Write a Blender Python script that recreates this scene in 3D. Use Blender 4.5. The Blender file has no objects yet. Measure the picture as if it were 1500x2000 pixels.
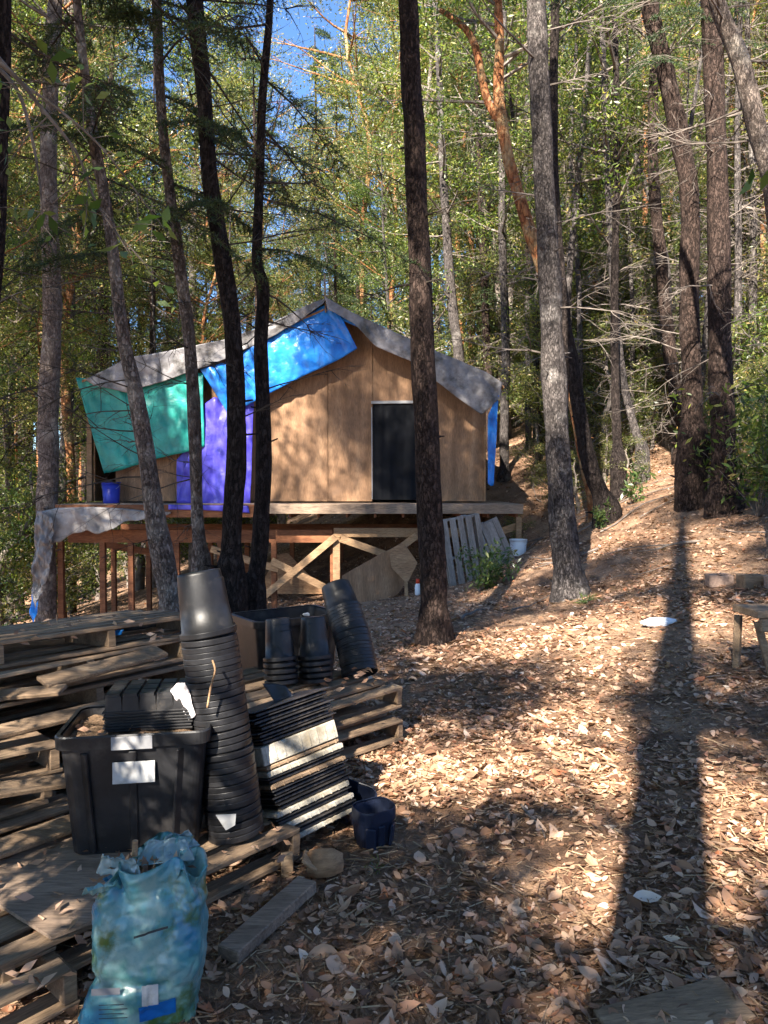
import bpy, bmesh, math, random
import numpy as np
from mathutils import Vector, Matrix, noise
R = math.radians
sc = bpy.context.scene
COL = sc.collection
# ------------------------------------------------------------------ camera
CAM = Vector((0, 0, 1.55)); PITCH = math.atan(50/1455.)
cd = bpy.data.cameras.new('camera'); co = bpy.data.objects.new('camera', cd); COL.objects.link(co)
cd.sensor_fit = 'VERTICAL'; cd.sensor_height = 24; cd.lens = 24*1455/2000.; cd.clip_end = 2000; cd.clip_start = 0.05
co.location = CAM; co.rotation_euler = (math.pi/2-PITCH, 0, 0); sc.camera = co
# ------------------------------------------------------------------ world, sun, exposure
SUN_AZ = R(22); SUN_EL = R(40)          # the light travels forward and 22 degrees to the right, falling at 40 degrees
wd = bpy.data.worlds.new('World'); sc.world = wd; wd.use_nodes = True
wn = wd.node_tree; bg = wn.nodes['Background']
sky = wn.nodes.new('ShaderNodeTexSky'); sky.sky_type = 'NISHITA'; sky.sun_disc = False
sky.sun_elevation = SUN_EL; sky.sun_rotation = math.pi+SUN_AZ
sky.air_density = 1.0; sky.dust_density = 0.3; sky.ozone_density = 9
wn.links.new(sky.outputs[0], bg.inputs[0]); bg.inputs[1].default_value = 0.075
sd = bpy.data.lights.new('sun', 'SUN'); so = bpy.data.objects.new('sun', sd); COL.objects.link(so)
sd.energy = 5.0; sd.angle = R(0.55); sd.color = (1, .91, .79)
ldir = Vector((math.sin(SUN_AZ)*math.cos(SUN_EL), math.cos(SUN_AZ)*math.cos(SUN_EL), -math.sin(SUN_EL)))
so.rotation_euler = ldir.to_track_quat('-Z', 'Y').to_euler(); so.location = (-6, -12, 14)
sc.view_settings.view_transform = 'Standard'; sc.view_settings.look = 'None'
sc.view_settings.exposure = 2.3; sc.view_settings.gamma = 1; sc.view_settings.use_curve_mapping = False
# ------------------------------------------------------------------ pixel helpers
def W(px, py, Y):
    u = (px-750)/1455.; v = (1000-py)/1455.
    d = Vector((u, math.cos(PITCH)+v*math.sin(PITCH), -math.sin(PITCH)+v*math.cos(PITCH)))
    return CAM + d*(Y/d.y)
SP = np.array([(0,0,0),(-3,0,-.1),(3,0,.3),(0,2.2,0),(-2,3,-.12),(2,3,.2),(.5,7.5,-.02),(2.3,9.1,.2),(2.6,5,.27),(5,11,1.25),
 (3.66,13,1.0),(2.6,14.5,.3),(0,12,-.43),(-3,12,-.9),(-6,14,-1.35),(-7,20,-1.6),(7,16,2.4),(3,19,2.1),(-3,7,-.6),(-5,5,-.8),
 (8,8,1.9),(11,26,5.2),(0,26,1.6),(-8,30,-1.6),(0,48,5),(22,45,11),(-22,45,-2),(-18,14,-3),(20,12,5),(20,-14,3),(-20,-14,-2),
 (0,-14,-.2),(45,80,20),(-45,80,-1),(0,80,9),(0,3.8,0),(-1,4.5,-.12),(1.2,5,.08),(1.0,3,.06),(-1,16,-.3),(1,16,.55),(-10,8,-2.0)], float)
def tps(r2): return np.where(r2 > 1e-9, .5*r2*np.log(np.maximum(r2, 1e-9)), 0)
_n = len(SP); _P = SP[:, :2]; _K = tps(((_P[:, None]-_P[None])**2).sum(-1)) + np.eye(_n)*.5
_A = np.zeros((_n+3, _n+3)); _A[:_n, :_n] = _K; _A[:_n, _n] = 1; _A[:_n, _n+1:] = _P; _A[_n, :_n] = 1; _A[_n+1:, :_n] = _P.T
_w = np.linalg.solve(_A, np.concatenate([SP[:, 2], [0, 0, 0]]))
def gz_np(x, y):
    x = np.clip(np.asarray(x, float), -50, 50); y = np.clip(np.asarray(y, float), -16, 85)
    r2 = (x[..., None]-_P[:, 0])**2 + (y[..., None]-_P[:, 1])**2
    z = tps(r2)@_w[:_n] + _w[_n] + _w[_n+1]*x + _w[_n+2]*y
    bump = .035*np.sin(x*1.9+y*.7)*np.sin(y*1.6-x*.5)+.02*np.sin(x*4.3+1)*np.sin(y*3.7+2)
    near = np.clip(((x+.8)**2+(y-3)**2)/9., 0, 1)
    return z + bump*near
def gz(x, y): return float(gz_np(x, y))
def G(px, py, dz=0):
    d = (W(px, py, 1)-CAM); Y = 1.2
    while Y < 60:
        p = CAM+d*Y
        if p.z < gz(p.x, p.y)+dz: return p
        Y += .02
    return CAM+d*60
# ------------------------------------------------------------------ object helpers
def tag(o, label=None, cat=None, group=None, kind=None):
    if label: o['label'] = label
    if cat: o['category'] = cat
    if group: o['group'] = group
    if kind: o['kind'] = kind
    return o
def empty(name, loc=(0, 0, 0), rz=0, rot=None):
    o = bpy.data.objects.new(name, None); COL.objects.link(o); o.location = loc
    o.rotation_euler = rot if rot else (0, 0, rz); o.empty_display_size = .1
    return o
def link(name, me, m, parent=None, smooth=False):
    o = bpy.data.objects.new(name, me); COL.objects.link(o)
    if m: me.materials.append(m)
    if parent: o.parent = parent
    if smooth: me.polygons.foreach_set('use_smooth', [True]*len(me.polygons))
    return o
def obj(name, bm, m, parent=None, smooth=False):
    bmesh.ops.recalc_face_normals(bm, faces=bm.faces)
    me = bpy.data.meshes.new(name); bm.to_mesh(me); bm.free()
    return link(name, me, m, parent, smooth)
def npmesh(name, V, F, attr=None):
    me = bpy.data.meshes.new(name); V = np.asarray(V, np.float32); F = np.asarray(F, np.int32)
    k = F.shape[1]; me.vertices.add(len(V)); me.vertices.foreach_set('co', V.ravel())
    me.loops.add(F.size); me.loops.foreach_set('vertex_index', F.ravel())
    me.polygons.add(len(F)); me.polygons.foreach_set('loop_start', np.arange(0, F.size, k, dtype=np.int32))
    me.polygons.foreach_set('loop_total', np.full(len(F), k, np.int32))
    me.update(calc_edges=True)
    if attr is not None:
        a = me.attributes.new('rnd', 'FLOAT', 'FACE'); a.data.foreach_set('value', np.asarray(attr, np.float32))
    return me
def copy_tree(o, parent=None):
    c = o.copy(); COL.objects.link(c)
    if parent: c.parent = parent
    for ch in list(o.children): copy_tree(ch, c)
    return c
def box(bm, c, s, rot=None, bev=0.0, jit=0):
    M = Matrix.Translation(Vector(c)) @ (rot.to_4x4() if rot is not None else Matrix.Identity(4))
    vs = []
    for x in (-.5, .5):
        for y in (-.5, .5):
            for z in (-.5, .5):
                vs.append(bm.verts.new(M @ Vector((x*s[0]+random.uniform(-jit, jit), y*s[1]+random.uniform(-jit, jit), z*s[2]+random.uniform(-jit, jit)))))
    fs = [bm.faces.new([vs[i] for i in q]) for q in ((0,1,3,2),(4,6,7,5),(0,4,5,1),(2,3,7,6),(0,2,6,4),(1,5,7,3))]
    if bev:
        bmesh.ops.recalc_face_normals(bm, faces=fs)
        es = list({e for f in fs for e in f.edges})
        bmesh.ops.bevel(bm, geom=es, offset=bev, segments=1, affect='EDGES')
def RZ(a): return Matrix.Rotation(a, 3, 'Z')
def beam(bm, a, b, w, h, bev=.004, roll=0):
    a = Vector(a); b = Vector(b); d = b-a
    q = d.to_track_quat('X', 'Z').to_matrix() @ Matrix.Rotation(roll, 3, 'X')
    box(bm, (a+b)/2, (d.length, w, h), q, bev)
def tube(bm, pts, rad, n=8, cap=True, wob=0, seed=0, flute=0):
    pts = [Vector(p) for p in pts]; rings = []; up = None
    for i, p in enumerate(pts):
        t = (pts[min(i+1, len(pts)-1)]-pts[max(i-1, 0)]).normalized()
        if up is None: up = t.orthogonal().normalized()
        s = t.cross(up).normalized(); up = s.cross(t).normalized()
        ring = []
        for k in range(n):
            a = 2*math.pi*k/n; r = rad[i]
            if wob: r *= 1+wob*noise.noise(Vector((math.cos(a)*1.3+seed, math.sin(a)*1.3, p.z*1.7)))+wob*.5*noise.noise(Vector((math.cos(a)*3+seed, math.sin(a)*3, p.z*6)))
            if flute: r *= 1+flute*math.exp(-i*.9)*math.cos(a*4+seed)
            ring.append(bm.verts.new(p+(up*math.cos(a)+s*math.sin(a))*r))
        rings.append(ring)
    for a, b in zip(rings, rings[1:]):
        for k in range(n): bm.faces.new((a[k], a[(k+1) % n], b[(k+1) % n], b[k]))
    if cap:
        try: bm.faces.new(rings[0][::-1]); bm.faces.new(rings[-1])
        except ValueError: pass
def spline(pts, k=5):
    pts = [Vector(p) for p in pts]; out = []
    for i in range(len(pts)-1):
        p0 = pts[max(i-1, 0)]; p1 = pts[i]; p2 = pts[i+1]; p3 = pts[min(i+2, len(pts)-1)]
        for j in range(k):
            t = j/k
            out.append(.5*((2*p1)+(p2-p0)*t+(2*p0-5*p1+4*p2-p3)*t*t+(3*p1-p0-3*p2+p3)*t**3))
    out.append(pts[-1]); return out
def lathe(bm, prof, n=24, M=None):
    M = M or Matrix.Identity(4); rings = []
    for r, z in prof:
        rings.append([bm.verts.new(M @ Vector((r*math.cos(2*math.pi*k/n), r*math.sin(2*math.pi*k/n), z))) for k in range(n)])
    for a, b in zip(rings, rings[1:]):
        for k in range(n): bm.faces.new((a[k], a[(k+1) % n], b[(k+1) % n], b[k]))
    return rings
# ------------------------------------------------------------------ materials
def base_mat(name):
    m = bpy.data.materials.new(name); m.use_nodes = True; t = m.node_tree
    return m, t, t.nodes['Principled BSDF']
def N(t, typ, **kw):
    n = t.nodes.new(typ)
    for k, v in kw.items():
        if k in n.inputs: n.inputs[k].default_value = v
        else: setattr(n, k, v)
    return n
def ramp(t, fac, stops):
    r = t.nodes.new('ShaderNodeValToRGB'); e = r.color_ramp.elements
    while len(e) < len(stops): e.new(.5)
    for el, (p, c) in zip(e, stops): el.position = p; el.color = (*c, 1)
    t.links.new(fac, r.inputs[0]); return r
def mix(t, f, a, b, typ='MIX'):
    n = t.nodes.new('ShaderNodeMix'); n.data_type = 'RGBA'; n.blend_type = typ
    for s, v in ((0, f), (6, a), (7, b)):
        if hasattr(v, 'links'): t.links.new(v, n.inputs[s])
        else: n.inputs[s].default_value = v if s == 0 else (*v, 1)
    return n.outputs[2]
def surf(name, stops, scale=5, stretch=(1, 1, 1), rough=.8, bump=.3, detail=8, spec=.3, fine=None, coord='Object', dirt=None, dist=.01, rough2=None):
    m, t, p = base_mat(name)
    tc = N(t, 'ShaderNodeTexCoord'); mp = N(t, 'ShaderNodeMapping'); mp.inputs['Scale'].default_value = stretch
    oi = N(t, 'ShaderNodeObjectInfo'); ad = N(t, 'ShaderNodeVectorMath', operation='ADD')
    ml = N(t, 'ShaderNodeMath', operation='MULTIPLY'); ml.inputs[1].default_value = 37.0
    t.links.new(oi.outputs['Random'], ml.inputs[0]); t.links.new(tc.outputs[coord], mp.inputs[0])
    t.links.new(mp.outputs[0], ad.inputs[0]); t.links.new(ml.outputs[0], ad.inputs[1])
    no = N(t, 'ShaderNodeTexNoise', Scale=scale, Detail=detail, Roughness=.6); t.links.new(ad.outputs[0], no.inputs[0])
    c = ramp(t, no.outputs[0], stops).outputs[0]; h = no.outputs[0]
    if fine:
        n2 = N(t, 'ShaderNodeTexNoise', Scale=fine, Detail=5, Roughness=.7); t.links.new(ad.outputs[0], n2.inputs[0])
        f = ramp(t, n2.outputs[0], [(.3, (.55, .55, .55)), (.7, (1.35, 1.35, 1.35))]).outputs[0]
        c = mix(t, 1.0, c, f, 'MULTIPLY'); h = n2.outputs[0]
    if dirt:
        n3 = N(t, 'ShaderNodeTexNoise', Scale=dirt[0], Detail=6, Roughness=.65); t.links.new(tc.outputs[coord], n3.inputs[0])
        f = ramp(t, n3.outputs[0], [(dirt[2], (0, 0, 0)), (dirt[3], (1, 1, 1))]).outputs[0]
        c = mix(t, f, c, dirt[1])
    t.links.new(c, p.inputs['Base Color']); p.inputs['Roughness'].default_value = rough
    p.inputs['Specular IOR Level'].default_value = spec
    if rough2:
        rr = N(t, 'ShaderNodeMapRange'); rr.inputs[3].default_value = rough; rr.inputs[4].default_value = rough2
        t.links.new(no.outputs[0], rr.inputs[0]); t.links.new(rr.outputs[0], p.inputs['Roughness'])
    if bump:
        b = N(t, 'ShaderNodeBump', Strength=bump, Distance=dist); t.links.new(h, b.inputs['Height']); t.links.new(b.outputs[0], p.inputs['Normal'])
    return m
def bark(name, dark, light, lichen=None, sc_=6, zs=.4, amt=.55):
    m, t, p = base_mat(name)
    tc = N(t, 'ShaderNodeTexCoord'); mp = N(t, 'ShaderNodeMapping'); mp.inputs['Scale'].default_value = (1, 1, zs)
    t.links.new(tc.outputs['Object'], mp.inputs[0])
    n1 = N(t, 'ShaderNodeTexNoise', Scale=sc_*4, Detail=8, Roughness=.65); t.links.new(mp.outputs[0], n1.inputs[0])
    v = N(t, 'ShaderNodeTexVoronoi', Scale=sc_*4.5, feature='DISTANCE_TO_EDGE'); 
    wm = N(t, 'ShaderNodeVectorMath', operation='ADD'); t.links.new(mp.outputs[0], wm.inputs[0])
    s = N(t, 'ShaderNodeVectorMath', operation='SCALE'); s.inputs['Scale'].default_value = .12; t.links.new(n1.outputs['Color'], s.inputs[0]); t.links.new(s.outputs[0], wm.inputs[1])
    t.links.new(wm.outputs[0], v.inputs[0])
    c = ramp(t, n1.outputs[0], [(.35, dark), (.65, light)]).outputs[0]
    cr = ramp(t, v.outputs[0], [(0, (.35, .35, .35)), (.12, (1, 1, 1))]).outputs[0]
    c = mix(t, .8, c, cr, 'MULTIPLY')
    if lichen:
        n2 = N(t, 'ShaderNodeTexNoise', Scale=2.2, Detail=7, Roughness=.7); t.links.new(tc.outputs['Object'], n2.inputs[0])
        f = ramp(t, n2.outputs[0], [(amt, (0, 0, 0)), (amt+.12, (.9, .9, .9))]).outputs[0]; c = mix(t, f, c, lichen)
    t.links.new(c, p.inputs['Base Color']); p.inputs['Roughness'].default_value = .9; p.inputs['Specular IOR Level'].default_value = .15
    ah = N(t, 'ShaderNodeMath', operation='MULTIPLY_ADD'); ah.inputs[1].default_value = 1.2
    cl = N(t, 'ShaderNodeMath', operation='MINIMUM'); cl.inputs[1].default_value = .15; t.links.new(v.outputs[0], cl.inputs[0])
    t.links.new(cl.outputs[0], ah.inputs[0]); n3 = N(t, 'ShaderNodeMath', operation='MULTIPLY'); n3.inputs[1].default_value = .25
    t.links.new(n1.outputs[0], n3.inputs[0]); t.links.new(n3.outputs[0], ah.inputs[2])
    b = N(t, 'ShaderNodeBump', Strength=1, Distance=.08); t.links.new(ah.outputs[0], b.inputs['Height']); t.links.new(b.outputs[0], p.inputs['Normal'])
    return m
def leafm(name, stops, trans=.35, rough=.4, spec=.5, tint=1.0):
    m, t, p = base_mat(name)
    a = N(t, 'ShaderNodeAttribute'); a.attribute_name = 'rnd'
    c = ramp(t, a.outputs['Fac'], stops).outputs[0]
    oi = N(t, 'ShaderNodeObjectInfo'); v = ramp(t, oi.outputs['Random'], [(0, (.75, .8, .8)), (1, (1.25, 1.15, .9))]).outputs[0]
    c = mix(t, tint, c, v, 'MULTIPLY')
    t.links.new(c, p.inputs['Base Color']); p.inputs['Roughness'].default_value = rough; p.inputs['Specular IOR Level'].default_value = spec
    if trans:
        tr = N(t, 'ShaderNodeBsdfTranslucent'); y = mix(t, 1.0, c, (1.3, 1.5, .6), 'MULTIPLY'); t.links.new(y, tr.inputs[0])
        ms = N(t, 'ShaderNodeMixShader'); ms.inputs[0].default_value = trans
        t.links.new(p.outputs[0], ms.inputs[1]); t.links.new(tr.outputs[0], ms.inputs[2]); t.links.new(ms.outputs[0], t.nodes['Material Output'].inputs[0])
    return m
M = {}
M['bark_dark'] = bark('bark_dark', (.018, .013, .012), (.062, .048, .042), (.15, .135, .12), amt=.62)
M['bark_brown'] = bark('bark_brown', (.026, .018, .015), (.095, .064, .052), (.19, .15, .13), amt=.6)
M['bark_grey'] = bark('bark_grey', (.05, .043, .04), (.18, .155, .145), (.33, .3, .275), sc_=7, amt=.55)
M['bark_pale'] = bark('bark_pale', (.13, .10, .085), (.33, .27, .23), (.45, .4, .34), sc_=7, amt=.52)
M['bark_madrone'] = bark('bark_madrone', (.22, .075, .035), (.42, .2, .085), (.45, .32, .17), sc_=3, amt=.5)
M['twig'] = surf('twig', [(.3, (.07, .055, .045)), (.7, (.26, .22, .19))], 8, bump=0)
M['twig_dark'] = surf('twig_dark', [(.3, (.02, .016, .013)), (.7, (.08, .065, .05))], 8, bump=0)
M['leaf_broad'] = leafm('leaf_broad', [(0, (.035, .06, .018)), (.4, (.085, .14, .035)), (.75, (.18, .235, .055)), (.94, (.32, .33, .1)), (1, (.4, .28, .12))], .45, .4, .5)
M['leaf_olive'] = leafm('leaf_olive', [(0, (.045, .052, .024)), (.45, (.115, .14, .045)), (.8, (.24, .26, .085)), (.94, (.38, .32, .15)), (1, (.42, .28, .14))], .45, .38, .5)
M['leaf_near'] = leafm('leaf_near', [(0, (.04, .08, .03)), (.6, (.1, .17, .06)), (1, (.2, .22, .08))], .45, .3, .6)
M['needle'] = leafm('needle', [(0, (.02, .04, .02)), (.6, (.05, .09, .035)), (1, (.12, .15, .05))], .2, .5, .4)
M['litter'] = leafm('litter', [(0, (.12, .06, .036)), (.3, (.29, .16, .095)), (.6, (.47, .29, .185)), (.82, (.62, .43, .31)), (.93, (.42, .16, .075)), (1, (.74, .62, .5))], .12, .55, .35, tint=0)
M['straw'] = leafm('straw', [(0, (.09, .05, .03)), (.6, (.26, .16, .09)), (1, (.45, .33, .2))], 0, .7, .3, tint=0)
M['ground'] = surf('ground', [(.3, (.09, .05, .031)), (.5, (.25, .148, .09)), (.68, (.44, .28, .175))], 2.2, rough=.95, bump=1, fine=38, detail=12, dist=.03, dirt=(.6, (.3, .2, .13), .5, .75))
M['plywood'] = surf('plywood', [(.3, (.19, .105, .055)), (.55, (.31, .18, .1)), (.75, (.4, .25, .145))], 1.6, (3.5, 1, .35), .75, .15, fine=26, dirt=(1.7, (.15, .09, .055), .5, .75))
M['plywood_b'] = surf('plywood_b', [(.3, (.28, .15, .075)), (.7, (.42, .25, .13))], 2.5, (.6, 1, 3), .75, .15, fine=20)
M['deckwood'] = surf('deckwood', [(.3, (.17, .12, .085)), (.7, (.34, .25, .18))], 3, (.4, 3, 3), .85, .3, fine=30)
M['redwood'] = surf('redwood', [(.3, (.15, .055, .025)), (.7, (.29, .12, .055))], 3, (.4, 3, 3), .8, .3, fine=25)
M['pinewood'] = surf('pinewood', [(.3, (.25, .15, .08)), (.7, (.42, .27, .15))], 3, (.5, 3, 3), .75, .2, fine=25)
M['pallet'] = surf('pallet', [(.28, (.13, .09, .058)), (.55, (.29, .2, .125)), (.75, (.45, .33, .21))], 2.2, (.5, 4, 4), .85, .4, fine=30, dirt=(2.5, (.12, .085, .06), .55, .75))
M['palletgrey'] = surf('palletgrey', [(.3, (.2, .17, .15)), (.7, (.42, .38, .34))], 2.2, (.5, 4, 4), .85, .4, fine=30)
M['plastic_black'] = surf('plastic_black', [(.35, (.007, .007, .008)), (.7, (.02, .02, .022))], 3, rough=.28, bump=.08, fine=18, spec=.5, dirt=(4.5, (.09, .078, .068), .54, .82), rough2=.6)
M['plastic_dull'] = surf('plastic_dull', [(.35, (.014, .014, .015)), (.7, (.035, .034, .035))], 3, rough=.45, bump=.1, fine=14, spec=.4, dirt=(4, (.13, .11, .09), .6, .8))
M['plastic_navy'] = surf('plastic_navy', [(.35, (.010, .014, .028)), (.7, (.022, .03, .06))], 3, rough=.4, bump=.1, dirt=(5, (.13, .11, .09), .6, .8))
M['foam'] = surf('foam', [(.35, (.32, .29, .23)), (.7, (.6, .56, .48))], 4, rough=.7, bump=.2, fine=40, dirt=(5, (.22, .18, .12), .52, .7))
M['label_white'] = surf('label_white', [(.3, (.42, .42, .41)), (.7, (.62, .62, .6))], 6, rough=.5, bump=.03, dirt=(14, (.3, .28, .24), .52, .75))
M['label_grey'] = surf('label_grey', [(.3, (.22, .22, .23)), (.7, (.36, .36, .36))], 6, rough=.6, bump=.05)
M['bin_fill'] = surf('bin_fill', [(.3, (.1, .06, .035)), (.7, (.38, .25, .15))], 16, rough=.95, bump=1, fine=60, dist=.02)
def tarpm(name, a, b, rough=.4, dirt=None, spec=.5):
    m = surf(name, [(.35, a), (.65, b)], 3, rough=rough, bump=.6, fine=None, spec=spec, dirt=dirt, dist=.05)
    return m
M['tarp_grey'] = tarpm('tarp_grey', (.13, .125, .13), (.3, .285, .29), .38, (2.6, (.05, .045, .04), .46, .66))
M['tarp_silver'] = tarpm('tarp_silver', (.15, .14, .135), (.32, .3, .285), .45, (2.5, (.13, .12, .11), .5, .7))
M['tarp_blue'] = tarpm('tarp_blue', (.008, .12, .5), (.02, .26, .8), .3)
M['tarp_teal'] = tarpm('tarp_teal', (.005, .2, .17), (.015, .33, .27), .4)
M['tarp_purple'] = tarpm('tarp_purple', (.045, .035, .38), (.1, .085, .6), .4)
M['tarp_black'] = tarpm('tarp_black', (.012, .012, .014), (.05, .05, .055), .4)
M['curtain'] = surf('curtain', [(.35, (.003, .0035, .005)), (.7, (.009, .010, .013))], 3, spec=.15, rough=.7, bump=.1)
M['blue_item'] = surf('blue_item', [(.35, (.01, .02, .25)), (.7, (.03, .05, .4))], 3, rough=.4, bump=.1)
M['white_plastic'] = surf('white_plastic', [(.35, (.68, .7, .72)), (.7, (.82, .83, .84))], 4, rough=.35, bump=.1)
M['red_plastic'] = surf('red_plastic', [(.3, (.6, .05, .02)), (.7, (.75, .09, .03))], 4, rough=.4, bump=0)
M['bag_blue'] = surf('bag_blue', [(.36, (.03, .19, .32)), (.46, (.08, .27, .3)), (.54, (.22, .37, .36)), (.62, (.08, .25, .24)), (.7, (.04, .23, .4))], 5, (1, 1, .8), .24, .35, spec=.7, dist=.012, dirt=(7, (.07, .13, .03), .52, .64), rough2=.34)
M['bag_blue_print'] = surf('bag_blue_print', [(.3, (.005, .1, .35)), (.7, (.02, .17, .5))], 6, rough=.3, bump=.1)
M['bag_clear'] = surf('bag_clear', [(.35, (.1, .2, .24)), (.65, (.26, .36, .36))], 7, rough=.22, bump=.3, spec=.7)
M['bag_green'] = surf('bag_green', [(.42, (.10, .25, .27)), (.55, (.12, .2, .08)), (.7, (.2, .24, .08))], 9, rough=.26, bump=.15, spec=.7)
M['dark_print'] = surf('dark_print', [(.3, (.02, .03, .04)), (.7, (.05, .06, .07))], 6, rough=.5, bump=0)
M['stone'] = surf('stone', [(.3, (.2, .13, .1)), (.7, (.42, .3, .23))], 6, rough=.85, bump=.4, fine=30)
M['foil'] = surf('foil', [(.3, (.55, .5, .5)), (.7, (.8, .76, .76))], 9, rough=.3, bump=.5)

# ------------------------------------------------------------------ ground sheet and litter
def axis(lo, mid0, mid1, hi, step):
    a = list(np.arange(mid0, mid1+1e-6, step)); s = step; x = mid0
    while x > lo: s *= 1.25; x -= s; a.insert(0, max(x, lo))
    s = step; x = mid1
    while x < hi: s *= 1.25; x += s; a.append(min(x, hi))
    return np.array(a)
ax = axis(-400, -8, 10, 400, .12); ay = axis(-400, 0, 22, 400, .12)
GX, GY = np.meshgrid(ax, ay, indexing='ij'); GZ = gz_np(GX, GY)
rng = np.random.default_rng(4)
GZ = GZ + rng.normal(0, .006, GZ.shape)*(np.abs(GX) < 12)
nx, ny = GX.shape; idx = np.arange(nx*ny).reshape(nx, ny)
F = np.stack([idx[:-1, :-1], idx[1:, :-1], idx[1:, 1:], idx[:-1, 1:]], -1).reshape(-1, 4)
go = link('ground', npmesh('ground', np.stack([GX, GY, GZ], -1).reshape(-1, 3), F), M['ground'], None, True); tag(go, kind='structure')

def unit(v): return v/np.maximum(np.linalg.norm(v, axis=-1, keepdims=True), 1e-9)
def litter(n, ymin, ymax, size, rng, power=1.0):
    """curled dry leaves lying on the ground: six vertices, two quads folded along the rib"""
    Y = ymin+(ymax-ymin)*rng.random(n)**power
    X = (rng.random(n)*1.25-.62)*(Y+.6)+.0
    dens = .5+.28*np.sin(X*2.3+1.1*np.sin(Y*1.7))+.28*np.sin(Y*2.9+1.3*np.sin(X*2.1+.6))   # leaves gather in drifts
    keep = rng.random(n) < np.clip(dens+.15, .12, 1); X = X[keep]; Y = Y[keep]; n = len(X)
    c = np.stack([X, Y, gz_np(X, Y)+.003+.016*rng.random(n)**2], -1)
    a = rng.random(n)*6.283; L = size*(.45+1.3*rng.random(n)**2.2); w = L*(.16+.16*rng.random(n))
    tl = rng.normal(0, .3, n)
    d = np.stack([np.cos(a)*np.cos(tl), np.sin(a)*np.cos(tl), np.sin(tl)], -1)
    rl = rng.normal(0, .45, n); s0 = np.stack([-np.sin(a), np.cos(a), np.zeros(n)], -1)
    s = unit(s0*np.cos(rl)[:, None]+np.array([0, 0, 1.])*np.sin(rl)[:, None]); up = unit(np.cross(d, s)); up *= np.sign(up[:, 2:3]+1e-6)
    L = L[:, None]; w = w[:, None]; cu = (rng.random(n)*.16)[:, None]; f = (rng.random(n)*.5)[:, None]
    rows = []
    bend2 = rng.normal(0, .12, n)[:, None]
    for t_, w_ in ((-.5, .04), (-.28, .72), (0., 1.), (.26, .7), (.5, .02)):
        m_ = c+d*L*t_+up*L*cu*(2*t_)**2+s*L*bend2*(2*t_)**2; rows += [m_-s*w*w_+up*w*f*w_, m_, m_+s*w*w_+up*w*f*w_]
    V = np.stack(rows, 1); i = np.arange(n)[:, None]*15; Q = []
    for k_ in range(4):
        for j_ in (0, 1): Q.append(i+[k_*3+j_, k_*3+j_+1, k_*3+j_+4, k_*3+j_+3])
    return V.reshape(-1, 3), np.stack(Q, 1).reshape(-1, 4), np.repeat(rng.random(n), 8)
parts = [litter(40000, 1.4, 6, .036, rng, 1.3), litter(66000, 3.5, 17, .042, rng, 1.3), litter(9500, 1.4, 8, .062, rng, 1.1), litter(56000, 6, 24, .062, rng, 1)]
off = 0; VV = []; FF = []; AA = []
for V, F, A in parts: VV.append(V); FF.append(F+off); AA.append(A); off += len(V)
o = link('leaf_litter', npmesh('leaf_litter', np.concatenate(VV), np.concatenate(FF), np.concatenate(AA)), M['litter'])
tag(o, 'dry tan and brown leaves covering the forest floor', 'leaf litter', kind='stuff')
def needles(n, ymin, ymax, L0, rng):
    Y = ymin+(ymax-ymin)*rng.random(n)**1.3; X = (rng.random(n)*1.2-.6)*(Y+.5)
    c = np.stack([X, Y, gz_np(X, Y)+.004+.012*rng.random(n)], -1); a = rng.random(n)*6.283
    d = np.stack([np.cos(a), np.sin(a), rng.normal(0, .15, n)], -1); s = np.stack([-np.sin(a), np.cos(a), np.zeros(n)], -1)
    L = (L0*(.4+rng.random(n)))[:, None]; w = (.0012+.0022*rng.random(n)**3)[:, None]
    V = np.stack([c-d*L/2-s*w, c+d*L/2-s*w*.5, c+d*L/2+s*w*.5+[0, 0, .002], c-d*L/2+s*w+[0, 0, .002]], 1)
    return V.reshape(-1, 3), (np.arange(n)[:, None]*4+[0, 1, 2, 3]), rng.random(n)
V, F, A = needles(34000, 1.3, 9, .07, rng)
o = link('dry_needles', npmesh('dry_needles', V, F, A), M['straw']); tag(o, 'fallen needles and bits of straw scattered among the leaves', 'needles', kind='stuff')

# ------------------------------------------------------------------ foliage builders
def leaves(c, size, rng, ratio=.3, droop=.2, dirs=None):
    n = len(c); d = rng.normal(size=(n, 3)) if dirs is None else dirs+rng.normal(0, .5, (n, 3))
    d[:, 2] -= droop; d = unit(d); s = unit(np.cross(d, rng.normal(size=(n, 3)))); up = np.cross(d, s)
    L = (size*(.6+.8*rng.random(n)))[:, None]; w = L*ratio*.5
    V = np.stack([c, c+d*L*.5+s*w+up*w*.4, c+d*L, c+d*L*.5-s*w+up*w*.4], 1).reshape(-1, 3)
    return V, (np.arange(n)[:, None]*4+[0, 1, 2, 3]), rng.random(n)
def limb_path(p, d, L, rise, rnd, k=5, wig=.12):
    pts = [Vector(p)]; d = Vector(d).normalized()
    for i in range(k):
        d = (d+Vector((rnd.uniform(-wig, wig), rnd.uniform(-wig, wig), rnd.uniform(-wig, wig)+rise/k))).normalized()
        pts.append(pts[-1]+d*L/k)
    return pts
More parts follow.
